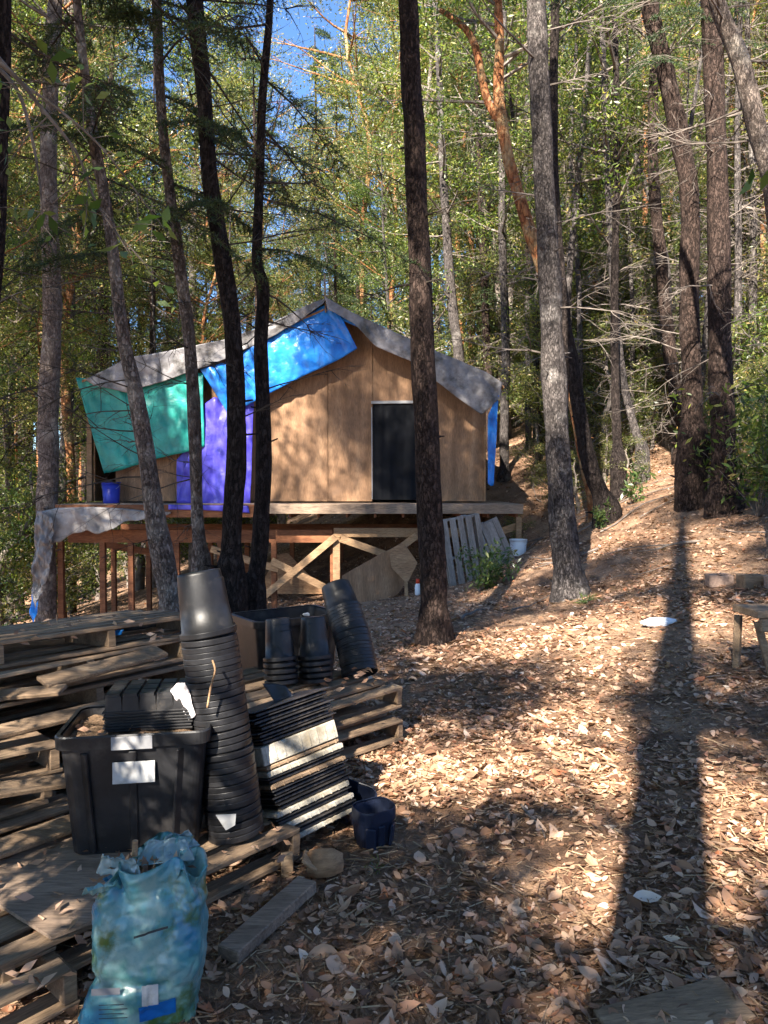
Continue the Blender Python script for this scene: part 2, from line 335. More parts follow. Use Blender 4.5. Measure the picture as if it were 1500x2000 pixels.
def broad_mesh(seed, H, z0, spread, nl, leaf, limbs=20, r0=.13, sigma=.28, bend=.5, trunk_pts=None, nclump=0):
    """slender forest tree: returns trunk bmesh (with limbs) and arrays for the crown"""
    rnd = random.Random(seed); rng = np.random.default_rng(seed); bm = bmesh.new()
    if trunk_pts is None:
        pts = spline([(0, 0, -.3)]+[(rnd.uniform(-bend, bend)*(i/5), rnd.uniform(-bend, bend)*(i/5), H*i/5) for i in range(1, 6)], 4)
        rad = [r0*(1-.85*i/(len(pts)-1)) for i in range(len(pts))]
        tube(bm, pts, rad, 8, wob=.1, seed=seed)
    else: pts = trunk_pts
    zs = [p.z for p in pts]; cl = []
    for i in range(limbs):
        f = (i+rnd.random())/limbs; z = z0+(pts[-1].z-z0)*f
        k = min(range(len(zs)), key=lambda j: abs(zs[j]-z)); p = pts[k]
        a = rnd.uniform(0, 6.283); L = spread*(.45+.55*math.sin(math.pi*min(1, .25+.75*f)))*rnd.uniform(.6, 1.15)
        q = limb_path(p, (math.cos(a), math.sin(a), rnd.uniform(.1, .7)), L, .25, rnd)
        tube(bm, q, [.035*(1-.8*j/(len(q)-1))*(r0/.13) for j in range(len(q))], 5, cap=False)
        for s in range(6):
            b = q[rnd.randint(1, len(q)-1)]; a2 = a+rnd.uniform(-1.3, 1.3); L2 = L*rnd.uniform(.2, .5)
            q2 = limb_path(b, (math.cos(a2), math.sin(a2), rnd.uniform(-.2, .5)), L2, .1, rnd, 3)
            tube(bm, q2, [.012, .009, .006, .003], 3, cap=False)
            for v in q2[1:]: cl.append((*v,))
    cl = np.array(cl)
    if nclump: cl = cl[rng.choice(len(cl), nclump, replace=False)]
    global LAST_CL; LAST_CL = cl.copy()
    wgt = rng.random(len(cl))**1.5
    ii = rng.choice(len(cl), nl, p=wgt/wgt.sum())
    c = cl[ii]+rng.normal(0, sigma*.6, (nl, 3))*np.array([1, 1, .7])
    return bm, leaves(c, leaf, rng)
def spray_arrays(P0, D, L, rng, nt=14, nn=22, nl=.035, droop=.35, w=.0035):
    """one fir bough: side twigs carrying flat rows of needles"""
    side = unit(np.cross(D, [0, 0, 1.])[None])[0]; C = []; DD = []
    for i in range(nt):
        f = (i+.5)/nt; b = P0+D*L*f+np.array([0, 0, -droop*L*f*f])
        for sg in (-1, 1):
            tl = L*.42*(1-.75*f)*rng.uniform(.6, 1.1); td = unit((side*sg+D*.6+np.array([0, 0, -.25-.3*rng.random()]))[None])[0]
            t = rng.random(nn); base = b+td*tl*t[:, None]+np.array([0, 0, -1])*(t[:, None]**2)*tl*.25
            nd = td*.7+rng.normal(0, .6, (nn, 3)); C.append(base); DD.append(nd)
    C = np.concatenate(C); DD = unit(np.concatenate(DD)); n = len(C)
    s = unit(np.cross(DD, rng.normal(size=(n, 3)))); L_ = nl*(.6+.8*rng.random(n))[:, None]
    V = np.stack([C-s*w, C+DD*L_*.6-s*w, C+DD*L_, C+s*w], 1).reshape(-1, 3)
    return V, n
def fir_arrays(pts, z0, z1, nb, L0, rng, bm=None, taper=.7, nt=14, nn=22, nl=.035, w=.0035, azr=None, rb=.012):
    zs = np.array([p.z for p in pts]); VV = []; n = 0; segs = []
    for i in range(nb):
        f = (i+rng.random())/nb; z = z0+(z1-z0)*f; p = pts[int(np.argmin(abs(zs-z)))]
        a = rng.uniform(0, 6.283) if azr is None else rng.uniform(*azr)
        D = unit(np.array([[math.cos(a), math.sin(a), rng.uniform(-.25, .3)]]))[0]; L = L0*(1-taper*f)*rng.uniform(.55, 1.15)
        V, k = spray_arrays(np.array(p)+np.array([0, 0, z-p.z]), D, L, rng, nt, nn, nl, .3, w); VV.append(V); n += k
        if bm is not None:
            P0 = Vector(p)+Vector((0, 0, z-p.z)); q = [P0+Vector(D)*L*g+Vector((0, 0, -.3*L*g*g)) for g in (0, .33, .66, 1)]
            tube(bm, q, [rb, rb*.7, rb*.4, .002], 4, cap=False)
            sd_ = Vector((D[1], -D[0], 0))
            for g in np.linspace(.1, .9, 9):
                b0 = P0+Vector(D)*L*g+Vector((0, 0, -.3*L*g*g))
                for sg in (-1, 1):
                    tl = L*.4*(1-.75*g); td = (sd_*sg+Vector(D)*.6+Vector((0, 0, -.35))).normalized()
                    tube(bm, [b0, b0+td*tl*.5, b0+td*tl+Vector((0, 0, -.2*tl))], [.003, .0022, .001], 3, cap=False)
    return np.concatenate(VV), np.arange(n)[:, None]*4+[0, 1, 2, 3], rng.random(n)
def twigs(bm, p, d, L, r, rnd, depth=2, sag=-.15, sub=6):
    q = limb_path(p, d, L, sag, rnd, 5, .16); tube(bm, q, [r*(1-.82*i/5) for i in range(6)], 4, cap=False)
    if depth:
        for s in range(sub):
            k = rnd.randint(1, 5); dd = (q[k]-q[k-1]).normalized()+Vector((rnd.uniform(-.9, .9), rnd.uniform(-.9, .9), rnd.uniform(-.7, .5)))
            twigs(bm, q[k], dd, L*rnd.uniform(.25, .5), r*.45, rnd, depth-1, sag, max(2, sub-2))

# ------------------------------------------------------------------ trees placed where the photograph shows them
def hero(name, label, poly, Y0, Y1, barkm, base=True, H=None, ndead=0, dz=(1, 6), deadL=1.2, deadr=.014, twm='twig_dark', fir=None, broad=None, seed=1, flare=1.5, side=None, leafmat='leaf_broad', n=14, sub=6, group=None):
    """poly: (px, py, width px) from the foot upwards; Y0..Y1 distance at foot and top"""
    rnd = random.Random(seed); rng = np.random.default_rng(seed)
    k = len(poly); P = []; Rr = []
    for i, (px, py, w) in enumerate(poly):
        Y = Y0+(Y1-Y0)*i/(k-1); P.append(W(px, py, Y)); Rr.append(w*.44*Y/1455.)
    foot = P[0].copy()
    if base:
        g = gz(foot.x, foot.y); foot.z = g
        d = (P[0]-P[1]); 
        P.insert(0, Vector((P[0].x, P[0].y, g-.25))); Rr.insert(0, Rr[0]*flare*1.1); Rr[1] *= flare
        if P[1].z < g+.02: P[1].z = g+.02
        a = P[1]; b = P[2]; m_ = a.lerp(b, min(.35/(b-a).length, .5)); P.insert(2, m_); Rr.insert(2, Rr[2]*1.06+0*Rr[1])
    if H and P[-1].z < H:
        d = (P[-1]-P[-2]).normalized(); d = (d+Vector((0, 0, 1))).normalized(); h = H-P[-1].z
        for f in (.33, .66, 1): P.append(P[len(P)-1]+d*h/3+Vector((rnd.uniform(-.1, .1), rnd.uniform(-.1, .1), 0))); Rr.append(Rr[-1]*.68)
    S = spline(P, 6); RR = [Rr[min(i//6, len(Rr)-1)]*(1-(i % 6)/6)+Rr[min(i//6+1, len(Rr)-1)]*(i % 6)/6 for i in range(len(S))]
    t = empty(name, foot); tag(t, label, 'tree', group)
    bm = bmesh.new(); tube(bm, [p-foot for p in S], RR, n, wob=.2, seed=seed*3.1, flute=0)
    obj('trunk', bm, M[barkm], t, True)
    bb = bmesh.new(); cnt = 0
    L_ = [p-foot for p in S]
    for i in range(ndead):
        z = rnd.uniform(*dz)-foot.z; j = min(range(len(L_)), key=lambda j: abs(L_[j].z-z)); p = L_[j]
        a = rnd.uniform(0, 6.283) if side is None else rnd.uniform(*side)
        b1 = bmesh.new(); twigs(b1, p, (math.cos(a), math.sin(a), rnd.uniform(-.25, .45)), deadL*rnd.uniform(.4, 1.2), deadr*rnd.uniform(.6, 1.2), rnd, 2, -.12, sub); obj('branch', b1, M[twm], t)
    if n >= 14:
        for i in range(16):
            z = rnd.uniform(.5, 6)-foot.z; j = min(range(len(L_)), key=lambda j: abs(L_[j].z-z)); a = rnd.uniform(0, 6.283); d_ = Vector((math.cos(a), math.sin(a), rnd.uniform(-.1, .4))); l_ = RR[j]+rnd.uniform(.02, .12)
            b1 = bmesh.new(); tube(b1, [L_[j]+d_*RR[j]*.6, L_[j]+d_*RR[j]*1.0, L_[j]+d_*l_], [RR[j]*.22, RR[j]*.12, .006], 6); obj('branch_stub', b1, M[barkm], t, True)
    if fir:
        V, F, A = fir_arrays(L_, fir[0]-foot.z, fir[1]-foot.z, fir[2], fir[3], rng, bb, fir[4] if len(fir) > 4 else .5, nt=14, nn=44, nl=.05, w=.0036)
        link('crown', npmesh('crown', V, F, A), M['needle'], t); cnt += 1
    if broad:
        z0, spread, nl, leaf, limbs = broad
        b2, (V, F, A) = broad_mesh(seed+7, 0, z0-foot.z, spread, nl, leaf, limbs, trunk_pts=L_, r0=.13)
        me = bpy.data.meshes.new('x'); b2.to_mesh(me); b2.free(); bb.from_mesh(me); bpy.data.meshes.remove(me)
        link('crown', npmesh('crown', V, F, A), M[leafmat], t); cnt += 1
    if cnt: obj('crown_limbs', bb, M[twm], t)
    else: bb.free()
    return t
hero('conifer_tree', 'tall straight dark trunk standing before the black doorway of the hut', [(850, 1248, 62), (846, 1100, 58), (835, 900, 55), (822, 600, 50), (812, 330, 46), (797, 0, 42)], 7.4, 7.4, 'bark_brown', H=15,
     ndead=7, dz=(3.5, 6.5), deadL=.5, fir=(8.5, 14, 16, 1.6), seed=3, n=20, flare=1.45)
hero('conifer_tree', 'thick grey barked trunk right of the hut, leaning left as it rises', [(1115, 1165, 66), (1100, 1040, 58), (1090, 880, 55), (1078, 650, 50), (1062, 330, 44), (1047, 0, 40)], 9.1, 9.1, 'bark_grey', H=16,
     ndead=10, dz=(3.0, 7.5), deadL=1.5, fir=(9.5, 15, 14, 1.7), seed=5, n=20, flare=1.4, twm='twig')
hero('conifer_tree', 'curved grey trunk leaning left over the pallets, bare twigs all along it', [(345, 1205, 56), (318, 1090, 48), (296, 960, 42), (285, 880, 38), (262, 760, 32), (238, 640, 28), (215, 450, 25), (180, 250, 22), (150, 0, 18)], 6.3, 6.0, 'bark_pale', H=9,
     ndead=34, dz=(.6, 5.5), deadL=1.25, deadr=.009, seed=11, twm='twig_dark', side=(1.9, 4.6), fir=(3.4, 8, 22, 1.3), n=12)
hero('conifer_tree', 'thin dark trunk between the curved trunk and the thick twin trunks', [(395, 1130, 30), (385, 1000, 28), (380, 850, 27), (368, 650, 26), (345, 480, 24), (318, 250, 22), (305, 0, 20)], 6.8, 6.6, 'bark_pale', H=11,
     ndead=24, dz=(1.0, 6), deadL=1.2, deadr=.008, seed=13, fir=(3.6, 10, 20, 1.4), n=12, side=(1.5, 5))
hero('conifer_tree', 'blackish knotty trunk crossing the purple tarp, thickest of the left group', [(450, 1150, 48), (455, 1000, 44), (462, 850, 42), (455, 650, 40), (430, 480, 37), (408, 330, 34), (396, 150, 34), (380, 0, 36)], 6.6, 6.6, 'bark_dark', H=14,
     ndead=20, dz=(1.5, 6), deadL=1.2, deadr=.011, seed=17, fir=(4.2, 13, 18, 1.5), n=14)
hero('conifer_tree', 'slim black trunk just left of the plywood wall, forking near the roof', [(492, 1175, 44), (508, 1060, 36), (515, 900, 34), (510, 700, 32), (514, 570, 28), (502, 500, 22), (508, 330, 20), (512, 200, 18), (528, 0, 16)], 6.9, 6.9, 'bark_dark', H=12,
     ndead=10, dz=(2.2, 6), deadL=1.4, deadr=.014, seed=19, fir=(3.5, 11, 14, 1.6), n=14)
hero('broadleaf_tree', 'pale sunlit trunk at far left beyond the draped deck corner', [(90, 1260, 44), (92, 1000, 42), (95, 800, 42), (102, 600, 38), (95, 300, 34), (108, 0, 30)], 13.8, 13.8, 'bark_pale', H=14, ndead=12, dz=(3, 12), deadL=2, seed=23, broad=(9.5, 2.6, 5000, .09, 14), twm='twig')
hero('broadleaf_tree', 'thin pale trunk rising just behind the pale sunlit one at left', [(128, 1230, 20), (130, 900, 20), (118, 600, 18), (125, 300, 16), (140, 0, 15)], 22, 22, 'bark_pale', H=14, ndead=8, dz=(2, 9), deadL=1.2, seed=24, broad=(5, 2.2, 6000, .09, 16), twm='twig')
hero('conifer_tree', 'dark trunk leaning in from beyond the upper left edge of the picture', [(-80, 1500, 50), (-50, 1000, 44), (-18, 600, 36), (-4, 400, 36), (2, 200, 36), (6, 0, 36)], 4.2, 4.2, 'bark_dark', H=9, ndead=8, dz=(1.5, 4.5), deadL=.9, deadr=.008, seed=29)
hero('madrone_tree', 'orange barked madrone trunk bending left behind the thick grey trunk', [(1168, 1010, 34), (1140, 880, 32), (1105, 690, 30), (1062, 540, 28), (1025, 420, 27), (995, 320, 26), (975, 200, 24), (976, 80, 20), (972, 0, 18)], 13, 13, 'bark_madrone', H=12, ndead=10, dz=(4, 10), deadL=1.3, twm='twig', seed=31, broad=(8, 2.6, 7000, .1, 16), flare=1.2)
hero('broadleaf_tree', 'dark leaning trunk that rises behind the thick grey trunk', [(1185, 1000, 42), (1150, 900, 34), (1118, 720, 30), (1095, 560, 26), (1080, 300, 22), (1085, 0, 18)], 12.4, 12.4, 'bark_dark', H=12, seed=33, ndead=5, dz=(3, 8))
hero('madrone_tree', 'forked golden limb left of the madrone, high in the canopy', [(978, 240, 15), (950, 190, 18), (925, 80, 16), (890, 40, 12), (860, 20, 10)], 13, 13.4, 'bark_madrone', base=False, seed=35)
hero('conifer_tree', 'dark reddish trunk at right, curving left toward the top', [(1352, 860, 44), (1352, 740, 42), (1345, 560, 40), (1348, 400, 40), (1325, 260, 38), (1302, 150, 36), (1268, 0, 34)], 11.5, 11, 'bark_brown', H=13, ndead=12, dz=(2.5, 8.5), deadL=1.4, seed=37, twm='twig', fir=(7.5, 12, 14, 1.6))
hero('conifer_tree', 'broad grey brown trunk near the right edge with dark foot', [(1412, 980, 56), (1412, 850, 50), (1405, 600, 48), (1402, 350, 44), (1390, 60, 40), (1386, 0, 40)], 10.8, 10.8, 'bark_brown', H=14, ndead=14, dz=(2, 8), deadL=1.5, seed=39, twm='twig', fir=(8, 13, 12, 1.7))
hero('broadleaf_tree', 'pale mottled trunk bending right at the upper right corner', [(1530, 1100, 46), (1540, 700, 44), (1515, 400, 42), (1478, 250, 40), (1445, 120, 36), (1400, 0, 32)], 8.2, 8.0, 'bark_pale', H=9, ndead=16, dz=(3, 7), deadL=1.5, seed=41, twm='twig')
hero('broadleaf_tree', 'sunlit pinkish trunk foot on the upper slope at right', [(1345, 885, 46), (1335, 820, 36), (1315, 740, 30), (1295, 560, 26), (1275, 300, 22), (1282, 0, 16)], 15.5, 15.5, 'bark_brown', H=14, ndead=10, dz=(4, 10), deadL=1.3, seed=43, twm='twig', broad=(7, 2.3, 6500, .1, 16))
hero('broadleaf_tree', 'short grey trunk beside the sunlit pinkish foot on the slope', [(1325, 880, 22), (1318, 800, 16), (1308, 700, 14), (1300, 500, 12), (1240, 300, 10)], 15.9, 15.9, 'bark_grey', seed=44, ndead=5, dz=(4, 8), twm='twig')
for i, (lab, poly, Y, mt) in enumerate([
    ('slim grey trunk with pale foot leaning left, right of the leaning trunk', [(1255, 885, 22), (1235, 820, 18), (1215, 730, 18), (1198, 560, 16), (1185, 300, 14), (1175, 0, 12)], 15, 'bark_grey'),
    ('thin dark trunk directly left of the slim grey trunk with pale foot', [(1208, 900, 24), (1203, 800, 20), (1200, 600, 18), (1205, 300, 15), (1200, 0, 12)], 14.5, 'bark_dark'),
    ('grey trunk standing close behind the right corner of the hut', [(985, 960, 22), (985, 800, 20), (988, 680, 19), (980, 400, 16), (985, 0, 13)], 18, 'bark_grey'),
    ('bluish grey trunk rising above the right roof slope', [(905, 820, 26), (895, 690, 24), (880, 560, 22), (866, 350, 18), (858, 150, 14), (850, 0, 12)], 20, 'bark_grey'),
    ('golden thin trunk in the middle of the right woods', [(1165, 800, 18), (1162, 640, 16), (1160, 480, 16), (1165, 320, 15), (1180, 150, 12), (1190, 0, 10)], 20, 'bark_madrone'),
    ('orange thin trunk left of the dark reddish trunk', [(1262, 800, 16), (1255, 640, 14), (1258, 480, 14), (1262, 300, 12), (1255, 0, 10)], 21, 'bark_madrone'),
    ('yellowish trunk between the two big trunks at right', [(1440, 800, 16), (1436, 640, 15), (1442, 440, 14), (1430, 200, 12), (1440, 0, 10)], 19, 'bark_madrone'),
    ('brown bent trunk low beside the dark trunk on the slope', [(1060, 850, 16), (1045, 780, 15), (1048, 640, 14), (1030, 480, 12), (1010, 300, 10)], 19, 'bark_brown')]):
    hero('madrone_tree' if mt == 'bark_madrone' else 'broadleaf_tree', lab, poly, Y, Y, mt, H=14, ndead=7, dz=(4, 12), deadL=1.2, seed=50+i, twm='twig', broad=(6.5, 2.1, 4500, .1, 14), n=8)

# ------------------------------------------------------------------ woods behind
def proto_broad(seed, H, z0, spread, nl, leaf, limbs, lm, bmn, name='forest_tree', nclump=0, sigma=.28):
    t = empty(name, (0, 0, 0)); bm, (V, F, A) = broad_mesh(seed, H, z0, spread, nl, leaf, limbs, nclump=nclump, sigma=sigma)
    obj('trunk', bm, M[bmn], t, True); link('crown', npmesh('crown', V, F, A), M[lm], t); return t
def proto_fir(seed, H, z0, nb, L0):
    rng = np.random.default_rng(seed); t = empty('forest_conifer', (0, 0, 0)); bm = bmesh.new()
    pts = [Vector((0, 0, -.3+(H+.3)*i/24)) for i in range(25)]; tube(bm, pts, [.16*(1-.9*i/24) for i in range(25)], 8, wob=.1)
    V, F, A = fir_arrays(pts, z0, H, nb, L0, rng, bm, .75, nt=10, nn=16, nl=.09, w=.008, rb=.02)
    obj('trunk', bm, M['bark_brown'], t, True); link('crown', npmesh('crown', V, F, A), M['needle'], t); return t
PB = [proto_broad(101, 14, 2.0, 2.3, 19000, .085, 34, 'leaf_broad', 'bark_grey', nclump=170, sigma=.40), proto_broad(102, 14, 3.5, 2.7, 19000, .085, 30, 'leaf_olive', 'bark_brown', nclump=150, sigma=.42),
      proto_broad(103, 13, 1.0, 2.1, 18000, .09, 34, 'leaf_olive', 'bark_pale', nclump=170, sigma=.38), proto_broad(104, 15, 6, 3.0, 19000, .085, 28, 'leaf_olive', 'bark_madrone', nclump=130, sigma=.45)]
def proto_pole(seed, H):
    rd = random.Random(seed); t = empty('bare_pole_tree', (0, 0, 0)); bm = bmesh.new(); pts = spline([(0, 0, -.3)]+[(rd.uniform(-.35, .35)*i/4, rd.uniform(-.35, .35)*i/4, H*i/4) for i in range(1, 5)], 5)
    tube(bm, pts, [.07*(1-.8*i/(len(pts)-1)) for i in range(len(pts))], 8, wob=.15); obj('trunk', bm, M['bark_grey'], t, True); bm = bmesh.new()
    for i in range(46):
        p = pts[rd.randint(2, len(pts)-1)]; a = rd.uniform(0, 6.283); twigs(bm, p, (math.cos(a), math.sin(a), rd.uniform(-.3, .5)), rd.uniform(.5, 1.7), .011, rd, 2, -.15, 6)
    obj('dead_twigs', bm, M['twig'], t); return t
PP = [proto_pole(131, 9), proto_pole(132, 11)]
PF = [proto_fir(111, 15, 2.5, 60, 2.4), proto_fir(112, 16, 4, 56, 2.8)]
PS = [proto_broad(121, 2.6, .3, 1.1, 3200, .09, 16, 'leaf_broad', 'twig', 'understory_shrub'), proto_broad(122, 3.6, .5, 1.3, 4200, .1, 18, 'leaf_olive', 'twig', 'understory_shrub')]
used = set()
def place(pr, x, y, s, label, cat, group, rnd, sz=1):
    c = pr if id(pr) not in used else copy_tree(pr); used.add(id(pr))
    c.location = (x, y, gz(x, y)-.05); c.rotation_euler = (rnd.uniform(-.05, .05), rnd.uniform(-.05, .05), rnd.uniform(0, 6.28)); c.scale = (s, s, s*sz)
    tag(c, label, cat, group); return c
def ok(x, y):
    return not (-7.6 < x < 3.6 and 11 < y < 21)
SHADE = [(-4.2, 3.0, 1.2), (-7.2, 6.0, 1.15), (-4.4, -.6, 1.1), (-5.3, -4.6, .9), (1.8, -3.4, 1.0), (.3, -4.4, 1.0), (4.0, -.6, 1.0), (-7.5, -3.2, 1.2), (-11, 6.5, 1.2), (-6.6, -9.5, 1.25), (-.5, -9.5, 1.2), (-11, -2.5, 1.25), (5, -6, 1.1), (-9, 9, 1.1), (6.8, 4.8, 1.0)]
LOW = [(-3.0, -.3, 1.0), (-3.6, 1.6, .95), (-1.1, -2.9, .9), (-5.2, 1.0, 1.2), (2.6, .2, .95)]
HIGH = [(1.3, -1.3, 1.0), (-2.4, -.2, 1.05), (3.2, 1.6, 1.0), (.2, -4.6, 1.1), (-.5, -2.6, .9), (-1.6, -4.2, 1.1), (.7, -2.2, 1.0), (2.2, -2.6, 1.1)]

rnd = random.Random(770)
for i in range(62):
    Y = 12.5+20*rnd.random(); px = rnd.choice([rnd.uniform(1000, 1600), rnd.uniform(1000, 1600), rnd.uniform(-60, 900)]); x = (px-750)/1455*Y
    if (-7.9 < x < 3.4 and 10 < Y < 21.5) or (1230 < px < 1330 and Y < 15): continue
    place(rnd.choice(PP), x, Y, rnd.uniform(.7, 1.3), 'thin bare pole tree with dead twigs '+('left of or behind the hut' if px < 980 else 'on the slope right of the hut'), 'tree', 'bare pole trees '+('behind the hut' if px < 980 else 'on the right slope'), rnd, 1.2)
rnd = random.Random(77); n = 0
LB = 'slender leafy tree in the dense woods behind and beside the hut'; LF = 'dark needled conifer in the dense woods behind and beside the hut'
def ok(x, y):
    return not (-7.6 < x < 3.6 and 11 < y < 21)
for i in range(230):
    Y = 14+44*rnd.random()**1.2; px = rnd.uniform(-150, 1650); x = (px-750)/1455*Y
    if not ok(x, Y) or (Y < 17 and 150 < px < 1330): continue
    if px > 900 and Y < 16 and rnd.random() < .6: continue
    need = 1.55+.66*Y-gz(x, Y); s = max(.75, min(need/14*rnd.uniform(.8, 1.15), 2.3))
    if 200 < px < 730:        # the sky shows above lower crowns here
        top = rnd.uniform(110, 620) if rnd.random() < .94 else rnd.uniform(-150, 60); s = max(.3, (1.55+(950-top)/1455*Y-gz(x, Y))/14)
        if Y < 24: continue
    elif 180 < px < 780: s *= rnd.uniform(.55, .85)
    reg = 'left of the hut' if px < 150 else 'behind the hut' if px < 980 else 'on the slope right of the hut'
    if rnd.random() < (.3 if px < 800 else .14): place(rnd.choice(PF), x, Y, s, 'dark needled conifer in the dense woods '+reg, 'conifer', 'conifers in the woods '+reg, rnd)
    else:
        k = rnd.randrange(4); kn = ['green leafy tree with grey trunk', 'olive leafy tree with brown trunk', 'olive leafy tree with pale trunk', 'olive leafy tree with orange trunk'][k]
        place(PB[k], x, Y, s, kn+' in the woods '+reg, 'tree', kn.split(' with')[1].strip()+' trees '+reg, rnd)
for i in range(170):
    Y = 13.5+26*rnd.random()**1.3; px = rnd.uniform(-80, 1580); x = (px-750)/1455*Y
    if not ok(x, Y) or (880 < px < 1500 and Y < 15.2): continue
    place(rnd.choice(PS), x, Y, rnd.uniform(.6, 1.4), 'leafy understory shrub among the trunks '+('left of the hut' if px < 150 else 'behind the hut' if px < 980 else 'on the slope right of the hut'), 'shrub', 'understory shrubs '+('left of the hut' if px < 150 else 'behind the hut' if px < 980 else 'on the right slope'), rnd)
rnd = random.Random(91)
for px, Y, s_ in [(1010, 14.5, .3), (1075, 15.5, .38), (1130, 14.8, .34), (1180, 16, .4), (1225, 14.6, .3), (1440, 13, .5), (1490, 11.8, .5), (1520, 9.8, .42), (1400, 14.5, .5), (1270, 17, .42), (1470, 15, .6), (1040, 17, .45), (1345, 17.5, .5), (1530, 13.5, .6)]:
    place(rnd.choice(PS), (px-750)/1455*Y, Y, s_, 'low leafy bush on the slope right of the hut', 'shrub', 'low bushes on the right slope', rnd)
for i in range(34):
    px = rnd.uniform(900, 1500); Y = rnd.uniform(8.5, 17); x = (px-750)/1455*Y; bm = bmesh.new(); a = rnd.uniform(0, 3.14); L_ = rnd.uniform(.4, 1.6); q = []
    for k in range(5):
        u_ = (k/4-.5)*L_; X_ = x+math.cos(a)*u_+rnd.uniform(-.04, .04); Y_ = Y+math.sin(a)*u_+rnd.uniform(-.04, .04); q.append(Vector((X_-x, Y_-Y, gz(X_, Y_)-gz(x, Y)+.02+rnd.uniform(0, .05))))
    r_ = rnd.uniform(.007, .02); tube(bm, spline(q, 3), [r_*(1-.05*k) for k in range(13)], 6); o = obj('fallen_stick', bm, M['twig'], None, True); o.location = (x, Y, gz(x, Y)); tag(o, 'fallen dead stick lying on the leafy slope right of the hut', 'stick', 'fallen sticks on the right slope')
rnd = random.Random(92)
# added trees out of view, placed and shaped to throw the dappled shade
LT = 'added tall tree out of view behind or beside the viewpoint, placed to shade the slope'
def shade_proto(*a, **k): t = proto_broad(*a, **k); return (t, LAST_CL, k['sigma']*.6)
SH = [shade_proto(141, 16, 5.0, 3.1, 26000, .13, 26, 'leaf_broad', 'bark_grey', nclump=46, sigma=.55), shade_proto(142, 17, 6.0, 3.3, 26000, .13, 26, 'leaf_olive', 'bark_brown', nclump=42, sigma=.6)]
SL = shade_proto(151, 6, 1.6, 1.5, 9000, .085, 20, 'leaf_broad', 'bark_grey', nclump=64, sigma=.24)
SL2 = shade_proto(152, 8, 3.5, 1.7, 8000, .085, 18, 'leaf_broad', 'bark_grey', nclump=44, sigma=.26)
# the crowns are turned so that their gaps and clumps let the light fall about where the photograph has it
HOT = [G(*q) for q in ((1100, 1450), (1030, 1420), (1170, 1500), (1010, 1500), (1090, 1250), (1040, 1220), (950, 1290), (1150, 1300), (1330, 1610), (1480, 1920), (900, 1400), (1060, 1380), (870, 1540), (1400, 1085), (1130, 1390), (1430, 1230), (1380, 1400), (1060, 1100), (1350, 1330), (1450, 1560), (1090, 1480), (1160, 1220), (960, 1360))]
HOT += [W(*q) for q in ((250, 1270, 3.9), (100, 1310, 3.7), (60, 1530, 3.3), (1090, 930, 9), (1085, 700, 9), (830, 1060, 7.4), (820, 640, 7.4), (690, 850, 14.4), (600, 760, 14.4), (560, 800, 14.4), (800, 640, 14.4), (900, 800, 14.4), (640, 1000, 14.4), (290, 850, 14.2), (370, 800, 14.2), (570, 700, 14.2), (440, 860, 14.2), (300, 720, 14.1), (420, 1350, 2.95), (420, 1450, 2.95), (590, 1420, 3.4), (330, 1150, 6.3), (545, 1240, 4.6), (700, 1380, 4.3), (160, 1030, 13.2), (420, 700, 14.2))]
COLD = [G(*q) for q in ((1260, 1700), (1200, 1900), (1110, 1900), (1300, 1850), (800, 1900), (700, 1850), (1000, 1660), (900, 1660), (1150, 1620), (780, 1470), (1380, 1720), (1250, 1100), (1150, 1080), (1000, 1140), (1350, 960), (1460, 1330), (640, 1800), (560, 1900), (800, 1260), (950, 1750), (850, 1200), (1450, 1760), (700, 1760), (1080, 1770), (1300, 980), (1430, 1020), (820, 1340), (900, 1480), (1000, 1580), (1110, 1560), (950, 1220), (1160, 1120), (1050, 1165), (860, 1620), (1200, 1560), (1400, 1490), (1420, 1360), (1310, 1150), (1390, 1180), (1000, 1300), (1120, 1330), (780, 1580), (1450, 1850), (900, 1330), (1200, 1350))]
COLD += [W(*q) for q in ((280, 1780, 2.1), (240, 1900, 2.1), (330, 1850, 2.1), (200, 1560, 2.75), (300, 1640, 2.75), (460, 1560, 2.95), (90, 1760, 2.6), (60, 1850, 2.3), (450, 1700, 2.9), (640, 930, 14.4), (880, 930, 14.4), (560, 920, 14.4), (700, 1120, 12.9), (300, 1340, 3.8), (150, 1620, 3.2), (200, 830, 14.2), (700, 780, 14.4), (600, 880, 14.4), (580, 980, 14.4), (920, 870, 14.4), (700, 640, 14.4), (550, 850, 14.4), (860, 900, 14.4), (520, 640, 14.2), (330, 870, 14.2), (1100, 800, 9), (1080, 500, 9), (840, 850, 7.4), (815, 400, 7.4))]
HOT = np.array([tuple(v) for v in HOT]); COLD = np.array([tuple(v) for v in COLD]); LD = -np.array(ldir)
def blocked(T, C, rr):
    d = C[None]-T[:, None]; t_ = d@LD; q2 = (d**2).sum(-1)-t_**2
    return ((q2 < rr*rr) & (t_ > .3)).any(1)
gotc = np.zeros(len(COLD), bool); goth = np.zeros(len(HOT), bool); rnd = random.Random(5)
jobs = [(SL, *q, 'added young tree out of view beside the viewpoint, placed to shade the pallets', 'added young shade trees beside the viewpoint') for q in LOW]
jobs += [(SL2, *q, 'added slender tree out of view, its high crown placed to dapple the ground', 'added slender shade trees by the viewpoint') for q in HIGH]
jobs += [(SH[i % 2], *q, LT, 'added shade trees behind the viewpoint') for i, q in enumerate(SHADE)]
